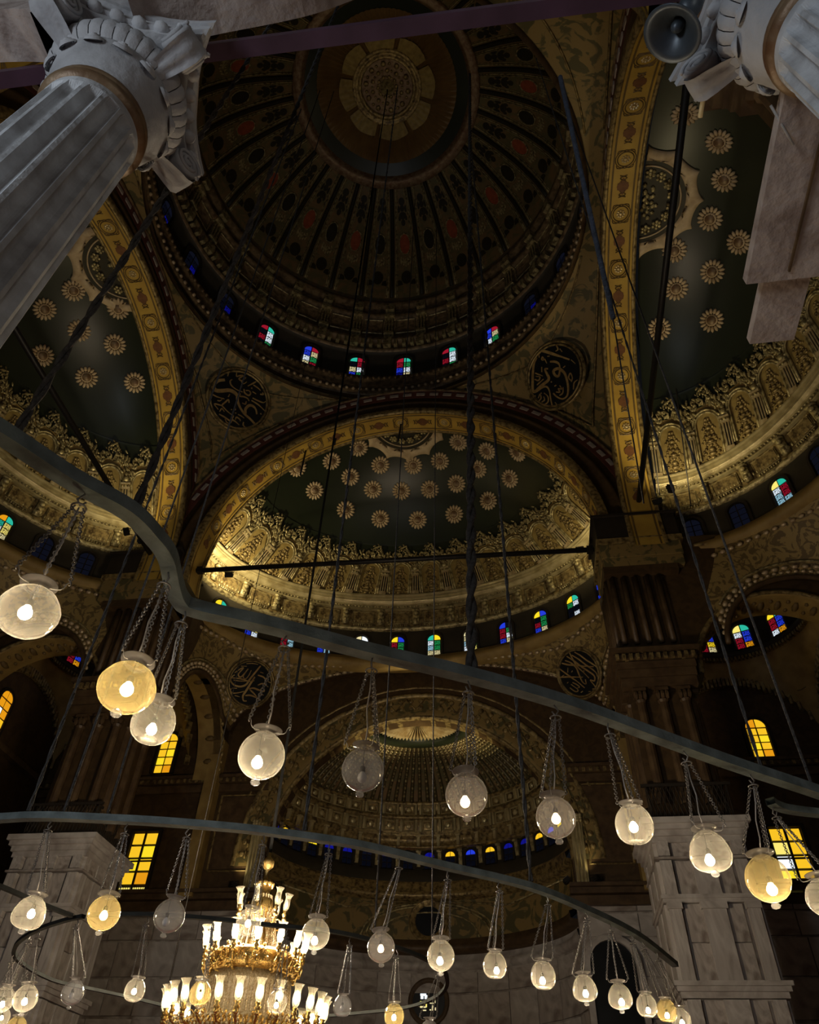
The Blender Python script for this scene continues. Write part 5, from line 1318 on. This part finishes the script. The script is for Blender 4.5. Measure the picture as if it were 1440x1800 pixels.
flood((X0 - 8.6, YB - .5, 13.12), (X0 - 7.9, YB + .1, 16.5), 45, 'black floodlight on the ledge behind the chandelier top, lighting the gilt jamb', 90)
flood((X0 + 8.5, YB - .5, 13.12), (X0 + 7.5, YB + .2, 16.5), 22, 'black floodlight on the ledge right of the apse, lighting the gilt jamb', 90)
# ================================================================ calligraphy roundels
def roundel(c, n, up, R, strokes, label, flip=1):
    n = Vector(n).normalized(); up = (Vector(up) - n * Vector(up).dot(n)).normalized(); xa = up.cross(n)
    root = empty('calligraphy_roundel', (0, 0, 0), label=label, cat='roundel', group='calligraphy roundels on the spandrels')
    root.matrix_world = frame(c, xa, up, n)
    MB().lathe([(.01, .05), (R * .9, .05), (R * .92, 0)], 48).build('black_field', X['black'], root)
    b = MB(); b.lathe([(R * .9, .03), (R * .92, .12), (R * .96, .12), (R * .97, .04)], 56); b.lathe([(R * .99, .02), (R * 1.0, .1), (R * 1.05, .1), (R * 1.08, .0)], 56); b.build('gilt_rim', X['golddark'], root, True)
    for st_, wd in strokes:
        pts = [(x * R, y * R) for x, y in st_]
        if len(pts) > 2: pts = [tuple(p[:2]) for p in smooth([(x, y, 0) for x, y in pts], 4)]
        k = len(pts); A, B = [], []
        for i, (x, y) in enumerate(pts):
            t = Vector((pts[min(i + 1, k - 1)][0] - pts[max(i - 1, 0)][0], pts[min(i + 1, k - 1)][1] - pts[max(i - 1, 0)][1])).normalized()
            f = i / max(1, k - 1); ww = wd * R * (.55 + .45 * sin(PI * min(1, f * 1.15 + .1)))
            nn_ = Vector((-t.y, t.x)) * ww; A.append((x + nn_.x, y + nn_.y)); B.append((x - nn_.x, y - nn_.y))
        P = [[(a[0], a[1], .06), (a[0], a[1], .10), (c_[0], c_[1], .10), (c_[0], c_[1], .06)] for a, c_ in zip(A, B)]
        MB().grid(P).build('script_stroke', X['script'], root)
    return root
from mathutils.bvhtree import BVHTree
def hit(px_, py_):
    for P in SURF:
        n_ = len(P[0]); vs = [Vector(q) for row in P for q in row]
        fs = [(i * n_ + j, i * n_ + n_ + j, i * n_ + n_ + j + 1, i * n_ + j + 1) for i in range(len(P) - 1) for j in range(n_ - 1)]
        r = BVHTree.FromPolygons(vs, fs).ray_cast(CAM, ray(px_, py_).normalized())
        if r[0]: return r[0] - ray(px_, py_).normalized() * .55
def conv(L, cx, cy, r): return [([((x - cx) / r, (cy - y) / r) for x, y in pts], wd) for pts, wd in L]
S1 = conv([  # crop coordinates of the upper left roundel
 ([(300, 560), (200, 640), (165, 740), (190, 820), (260, 830), (360, 770), (460, 700), (560, 690), (640, 720), (680, 800), (780, 900), (900, 970), (1050, 1010), (1190, 1060)], .06),
 ([(930, 960), (890, 880), (920, 780), (990, 750), (1070, 780), (1130, 860)], .045), ([(440, 310), (470, 375), (520, 330), (575, 300), (530, 395), (600, 400), (640, 300), (600, 420), (650, 440), (690, 370)], .022),
 ([(850, 270), (800, 350), (740, 440)], .025), ([(830, 360), (920, 365), (1000, 385)], .02), ([(1020, 460), (1080, 430), (1050, 400)], .025), ([(420, 480), (400, 530), (450, 590), (560, 615), (700, 600)], .022),
 ([(700, 530), (740, 590), (830, 600), (850, 540), (800, 510), (740, 540)], .025), ([(920, 605), (1040, 600), (1150, 580), (1180, 530)], .022), ([(670, 650), (690, 700), (760, 670), (840, 665), (885, 695)], .025), ([(920, 660), (1080, 670), (1240, 715)], .022),
 ([(840, 730), (845, 790), (780, 800)], .022), ([(500, 770), (495, 835)], .025), ([(200, 940), (300, 940), (450, 905)], .02), ([(560, 930), (520, 880), (490, 950), (460, 1040), (520, 1070), (620, 1100), (740, 1120)], .025), ([(450, 1050), (320, 1090), (430, 1150)], .022),
 ([(470, 1180), (480, 1100), (550, 1130)], .02), ([(740, 1120), (740, 1190), (820, 1200), (910, 1225)], .025), ([(800, 1170), (800, 1110), (880, 1120), (895, 1150)], .022), ([(480, 1225), (600, 1225), (720, 1240), (740, 1200), (740, 1270), (680, 1300), (620, 1250)], .025), ([(960, 1130), (980, 1190), (1050, 1210)], .022),
 ([(800, 1045), (880, 1045), (940, 1055)], .018), ([(680, 990), (720, 990), (710, 965)], .022), ([(640, 1030), (665, 1020)], .025), ([(740, 1050), (765, 1040)], .025), ([(305, 400), (320, 470)], .025), ([(865, 490), (950, 495)], .02), ([(815, 430), (840, 440)], .03), ([(1185, 800), (1210, 820)], .03), ([(970, 1250), (975, 1285)], .03), ([(340, 1000), (390, 980), (420, 900)], .02)], 705, 770, 600)
S2 = conv([
 ([(600, 260), (500, 310), (400, 420), (300, 560), (215, 700), (230, 770), (400, 800), (480, 860), (480, 960), (430, 1080), (370, 1240)], .04), ([(220, 760), (380, 760), (580, 770), (610, 660), (620, 560), (680, 600)], .045),
 ([(745, 230), (820, 320), (900, 440), (1000, 590), (1110, 760)], .045), ([(780, 520), (860, 590), (900, 680), (870, 760)], .035), ([(870, 770), (780, 850), (730, 800), (740, 710), (820, 720), (870, 780), (900, 900), (860, 1060), (800, 1180), (720, 1260), (620, 1250), (550, 1150), (520, 1040)], .042),
 ([(690, 210), (640, 300)], .02), ([(660, 370), (700, 340), (700, 400), (660, 380)], .022), ([(720, 400), (710, 500)], .02), ([(420, 480), (470, 560), (520, 640)], .022), ([(350, 570), (400, 640), (460, 610), (400, 540)], .022), ([(590, 480), (540, 560)], .02), ([(330, 690), (400, 690), (500, 690)], .02),
 ([(200, 960), (270, 950), (290, 870), (220, 910)], .022), ([(240, 1020), (310, 1020), (330, 960)], .022), ([(260, 1090), (350, 1100), (400, 1020), (370, 910)], .022), ([(580, 1060), (640, 1110), (650, 1040), (700, 1090), (700, 1010)], .022), ([(600, 1160), (680, 1160), (740, 1080)], .022),
 ([(930, 1090), (920, 1010), (990, 970), (980, 1060), (920, 1110)], .022), ([(930, 790), (980, 790)], .02), ([(1060, 460), (1070, 540)], .02), ([(1040, 340), (1030, 440), (970, 440)], .02), ([(880, 1250), (960, 1160), (1040, 1160)], .02), ([(1130, 780), (1160, 900)], .02), ([(180, 830), (205, 835)], .03), ([(310, 870), (335, 875)], .03), ([(590, 840), (615, 845)], .03), ([(670, 1360), (700, 1365)], .03), ([(460, 1200), (470, 1270)], .02), ([(790, 400), (830, 430)], .02), ([(610, 950), (650, 960)], .025)], 705, 775, 590)
S3 = conv([
 ([(760, 290), (700, 450), (620, 660), (590, 780), (480, 860), (330, 870), (220, 800), (230, 710), (270, 660)], .04), ([(240, 740), (420, 700), (640, 690), (740, 640)], .028), ([(280, 775), (450, 745), (680, 670)], .022), ([(720, 560), (680, 720), (640, 900), (610, 1030), (660, 1120), (730, 1110)], .045),
 ([(250, 620), (340, 500), (400, 460), (340, 620), (400, 670), (450, 610), (510, 440), (460, 620), (520, 670), (570, 600), (590, 450)], .028), ([(330, 440), (460, 400)], .02), ([(430, 350), (560, 300), (690, 280)], .02), ([(300, 960), (300, 1020), (380, 1040), (500, 990), (600, 930)], .03), ([(310, 950), (420, 920)], .02),
 ([(660, 1010), (760, 970), (900, 970), (1030, 1000)], .035), ([(690, 840), (780, 800), (900, 800), (1040, 790), (980, 720), (940, 800)], .035), ([(850, 710), (950, 640), (1100, 670)], .028), ([(770, 500), (900, 500), (1000, 520), (1060, 400)], .028), ([(800, 420), (880, 420)], .022), ([(700, 850), (820, 900), (920, 950)], .03), ([(1050, 560), (1150, 570)], .022), ([(430, 1080), (550, 1070)], .025), ([(980, 880), (1060, 870)], .022)], 680, 720, 520)
S4 = conv([
 ([(320, 420), (400, 540), (500, 690), (600, 830), (700, 1010)], .03), ([(230, 580), (400, 640), (560, 710), (770, 800)], .03), ([(430, 340), (560, 430), (720, 510), (880, 600), (1110, 710)], .035), ([(530, 320), (640, 420), (710, 560), (710, 700), (710, 880), (770, 950), (800, 860)], .03), ([(610, 260), (720, 400), (830, 580), (930, 720), (1030, 880), (980, 970), (900, 920), (950, 1110), (860, 1100)], .032),
 ([(740, 290), (850, 430), (950, 600), (1050, 740), (1100, 850), (1090, 920)], .03), ([(830, 260), (920, 370), (1020, 530), (1110, 650), (1170, 760), (1150, 900), (1080, 990)], .03), ([(710, 220), (720, 400), (750, 560), (830, 720), (890, 870)], .028), ([(470, 570), (520, 480)], .022), ([(370, 870), (400, 920), (470, 1000), (530, 980), (430, 820)], .025), ([(480, 800), (560, 880), (590, 950), (510, 940)], .025), ([(250, 590), (370, 580)], .02), ([(560, 600), (600, 580)], .022), ([(570, 1060), (630, 1050)], .025), ([(750, 1110), (800, 1130)], .022), ([(840, 710), (860, 680)], .022), ([(330, 320), (340, 370)], .02), ([(350, 760), (390, 750)], .022)], 700, 680, 515)
roundel(hit(420, 703) , (.60, -.60, -.52), (0, 0, 1), 1.85, S1, 'black roundel with gilt script on the upper left pendentive')
roundel(hit(975, 660), (-.60, -.60, -.52), (0, 0, 1), 1.85, S2, 'black roundel with gilt script on the upper right pendentive, beside the arch')
roundel(hit(440, 1201), (.60, -.66, -.45), (0, 0, 1), 1.28, S3, 'smaller black script roundel lower left under the front half-dome')
roundel(hit(1018, 1183), (-.60, -.66, -.45), (0, 0, 1), 1.28, S4, 'smaller black script roundel lower right under the front half-dome')

# ================================================================ near gallery: columns, beam, arches
def gallery_column(x, y, rot, label):
    root = empty('gallery_column', (x, y, 0), rot, label=label, cat='column', kind='structure')
    P = []; n = 16; K = 10
    for i in range(n * K):
        a = 2 * PI * i / (n * K); k = (i % K) / K; fl = 0.0 if k < .22 else .058 * sin(PI * (k - .22) / .78) ** .55
        P.append([((r - fl * g) * cos(a), (r - fl * g) * sin(a), z) for r, g, z in [(.47, 0, .6), (.45, 1, .75), (.425, 1, 4), (.385, 1, 7.66), (.38, .8, 7.72), (.385, 0, 7.78), (.385, 0, 7.88)]])
    MB().grid(P, None, True).build('fluted_shaft', X['greystone'], root)
    MB().lathe([(.68, 0), (.68, .2), (.56, .3), (.6, .45), (.5, .6)], 32).build('column_base', X['greystone'], root, True)
    MB().lathe([(.385, 7.86), (.42, 7.88), (.432, 7.925), (.41, 7.96), (.40, 7.97), (.415, 7.985), (.422, 8.02), (.40, 8.05)], 48).build('neck_ring', X['brownring'], root, True)
    MB().lathe([(.40, 8.05), (.41, 8.10), (.44, 8.20), (.49, 8.33), (.515, 8.42), (.51, 8.47), (.47, 8.5)], 48).build('capital_bell', X['stone'], root, True)
    sl = MB()                                                       # shell-shaped lobes under the ribbed band
    for q, (rr_, zz) in enumerate(((.085, .03), (.06, .045), (.034, .055))):
        sl.lathe([(rr_, 0), (rr_ * .9, zz * .7), (rr_ * .72, zz)], 14, frame((.497, 0, 8.385), (0, 1, 0), (-.38, 0, .92), (.92, 0, .38)))
    so_ = sl.build('shell_lobe', X['stone'], root, True)
    for k in range(1, 14): copy(so_).rotation_euler = (0, 0, 2 * PI * k / 14)
    g = MB(); q_ = [(.475, 8.46), (.53, 8.485), (.572, 8.54), (.59, 8.62), (.575, 8.70), (.54, 8.76)]
    for k_, wv in ((0, 1),):
        rows = [[(r * cos(t) + .012 * cos(PI * t / .085 / 2), r * sin(t), z) for r, z in q_] for t in np.linspace(-.085, .085, 5)]
    g.grid(rows); go = g.build('gadroon', X['stone'], root, True)
    for k in range(1, 34): copy(go).rotation_euler = (0, 0, 2 * PI * k / 34)
    MB().lathe([(.45, 8.45), (.52, 8.52), (.55, 8.62), (.52, 8.76), (.5, 8.86)], 40).build('capital_core', X['stone'], root, True)
    # corner volutes: a rolled scroll with a spiral face and a leaf falling over it
    v = MB(); V0 = (.735, 8.74)
    v.lathe([(.01, -.13), (.135, -.13), (.15, -.10), (.125, 0), (.15, .10), (.135, .13), (.01, .13)], 20, frame((V0[0], 0, V0[1]), (1, 0, 0), (0, 0, 1), (0, -1, 0)))
    for yy in (-.135, .135):
        v.tube([(V0[0] + (.145 - .010 * q) * cos(q), yy, V0[1] + (.145 - .010 * q) * sin(q)) for q in np.linspace(0, 12.5, 40)], .020, 5)
    v.box((.60, 0, 8.80), (.30, .16, .16)); vo = v.build('corner_volute', X['stone'], root, True)
    lf = MB(); prof = [(.50, 8.50), (.62, 8.53), (.74, 8.555), (.83, 8.57), (.88, 8.63), (.90, 8.72), (.87, 8.80)]
    lf.grid([[(r - .03 * abs(t) * 6 * .3, t * (1.0 + .5 * sin(PI * i / 6)), z - .02 * abs(cos(t * 40))) for i, (r, z) in enumerate(prof)] for t in np.linspace(-.075, .075, 9)])
    lfo = lf.build('volute_leaf', X['stone'], vo, True)
    for k in range(4):
        o = vo if k == 0 else copy(vo); o.rotation_euler = (0, 0, PI / 4 + k * PI / 2)
        if k: copy(lfo, o)
    ab = MB(); pl_ = []
    for k in range(4):
        a = k * PI / 2
        for q in np.linspace(-1, 1, 11):
            u = .66 * q; w__ = .66 - .12 * (1 - q * q); pl_.append((w__ * cos(a) - u * sin(a), w__ * sin(a) + u * cos(a)))
    for z0_, z1_, s_ in ((8.86, 8.93, .95), (8.93, 9.02, 1.02), (9.02, 9.10, .97), (9.10, 9.18, 1.04)):
        n_ = len(pl_); vs = [(x_ * s_, y_ * s_, z) for z in (z0_, z1_) for x_, y_ in pl_]
        ab.add(vs, [tuple(range(n_))[::-1], tuple(range(n_, 2 * n_))] + [(i, (i + 1) % n_, (i + 1) % n_ + n_, i + n_) for i in range(n_)])
    ab.build('abacus', X['stone'], root)
    eg = MB()
    for k in range(4):
        a = k * PI / 2
        for q in np.linspace(-.46, .46, 6): w__ = .535 + .12 * (q / .66) ** 2; eg.ball((cos(a) * w__ - q * sin(a), sin(a) * w__ + q * cos(a), 8.93), (.07, .07, .045), 8, 4)
    eg.build('egg_moulding', X['stone'], root, True, kind='stuff')
    MB().box((0, 0, 9.36), (1.0, 1.0, .38)).build('impost_block', X['pinkstone'], root)
    return root
gallery_column(2.76, -14.58, .42, 'pale fluted marble column with carved capital in the upper left')
gallery_column(8.45, -14.46, .2, 'second pale fluted column at the upper right corner, mostly out of frame')
gallery_column(-3.3, -14.75, .3, 'further fluted column of the gallery out of frame at left')
bd = Vector((8.72 - 2.55, .30, 0)).normalized()
b = MB(); p0 = Vector((-5, -15.15, 9.35)); p1 = Vector((11.0, -14.40, 9.35))
o = MB().box((0, 0, 0), (18, .14, .10)).build('tie_beam', X['purple'], None); o.location = (3.4, -14.68, 9.28); o.rotation_euler = (0, 0, .024)
tag(o, 'dark purple painted tie beam crossing the top of the view', 'beam')
# gallery arches above the beam
def gal_arch(cx, label, W=3.05):
    root = empty('gallery_arch', (cx, -14.75 + (cx - 5.6) * .024, 0), .024, label=label, cat='arch', kind='structure')
    pts = [(-2.62, 9.0), (-2.45, 9.22), (-2.0, 9.42), (-1.5, 9.55), (-1.15, 9.72), (-.85, 10.05), (-.5, 10.5), (0, 10.75), (.5, 10.5), (.85, 10.05), (1.15, 9.72), (1.5, 9.55), (2.0, 9.42), (2.45, 9.22), (2.62, 9.0)]
    pts = [tuple(p[:2]) for p in smooth([(x, z, 0) for x, z in pts], 3)]
    n_ = len(pts); top = [(-W + 2 * W * i / (n_ - 1), 11.6) for i in range(n_)]
    MB().strip(pts, top, -.40, .02).build('arch_stone', X['pinkstone'], root)
    MB().box((-W + .2, -.2, 10.05), (.44, .42, 1.3)).build('springer', X['stone'], root); MB().box((W - .2, -.2, 10.05), (.44, .42, 1.3)).build('springer', X['stone'], root)
    return root
gal_arch(5.62, 'pale stone gallery arch between the two columns along the top edge'); gal_arch(-.5, 'pale stone gallery arch left of the fluted column')
# stone bracket beam running inwards from the right column
br = empty('stone_bracket', (0, 0, 0), label='stepped pinkish marble bracket jutting from the right column', cat='bracket', kind='structure')
zb = 8.3
A0, A1, B0, B1 = on_z(1372, 270, zb), on_z(1312, 500, zb), on_z(1330, 497, zb + .10), on_z(1308, 606, zb + .10)
xr = 9.06
b = MB(); b.box(((A1.x + xr) / 2, (-14.6 + A1.y) / 2, zb + .06), (xr - A1.x, A1.y + 14.6, .12)); b.build('bracket_slab', X['pinkstone'], br)
b = MB(); b.box(((B1.x + .04 + xr - .02) / 2, (-13.5 + B1.y) / 2, zb + .16), (xr - B1.x - .1, B1.y + 13.5, .12)); b.build('bracket_slab', X['pinkstone'], br)
b = MB(); b.box(((A1.x + xr) / 2 + .03, (-14.6 + A1.y) / 2, zb - .012), (.02, A1.y + 14.4, .03)); b.build('slab_joint', X['brown2'], br)
# loudspeaker
sk = empty('loudspeaker', (0, 0, 0), label='grey horn loudspeaker hanging under the tie beam near the top right', cat='loudspeaker')
c = on_z(1190, 47, 8.45); nd = (CAM - c).normalized() * .55 + Vector((-.55, .5, -.5)); nd.normalize()
sk.matrix_world = frame(c, nd.cross(Vector((0, 0, 1))).normalized(), nd.cross(nd.cross(Vector((0, 0, 1)))).normalized() * -1, nd)
hp = [(.03, -.16), (.05, -.08), (.10, .0), (.17, .06), (.225, .085), (.235, .09), (.23, .10), (.18, .075), (.10, .02), (.05, -.05)]
MB().lathe(hp, 36).build('horn', X['speaker'], sk, True); MB().lathe([(.0, .05), (.03, .04), (.05, .0), (.05, -.08)], 20).build('inner_horn', X['speaker'], sk, True)
MB().lathe([(.0, -.36), (.08, -.36), (.09, -.3), (.09, -.18), (.04, -.15)], 20).build('driver', X['speaker'], sk, True)
MB().tube([(.0, .0, -.22), (.0, .14, -.22), (.1, .34, -.2)], .016, 6).build('bracket', X['iron'], sk, True)
# tube lamp
tl = rod(on_z(1244, 128, 8.75), on_z(1231, 206, 8.75), .022, 'unlit yellowish tube lamp hanging below the right column capital', X['frost'], 'tube_lamp', 'lamp')
MB().box((0, 0, .0), (.06, .06, .06)).build('end_cap', X['cord'], tl)
q_ = tl.rotation_euler.to_matrix().inverted() @ (Vector((8.0, -14.2, 8.72)) - tl.location)
MB().tube([(0, 0, 0), q_], .015, 5).build('mounting_arm', X['iron'], tl)
rod(on_z(1355, 185, 8.4), on_z(1395, 255, 8.2), .012, 'thin grey cable beside the right column', X['cord'], 'cable', 'cable', 5)
for o in PROTO: bpy.data.objects.remove(o)
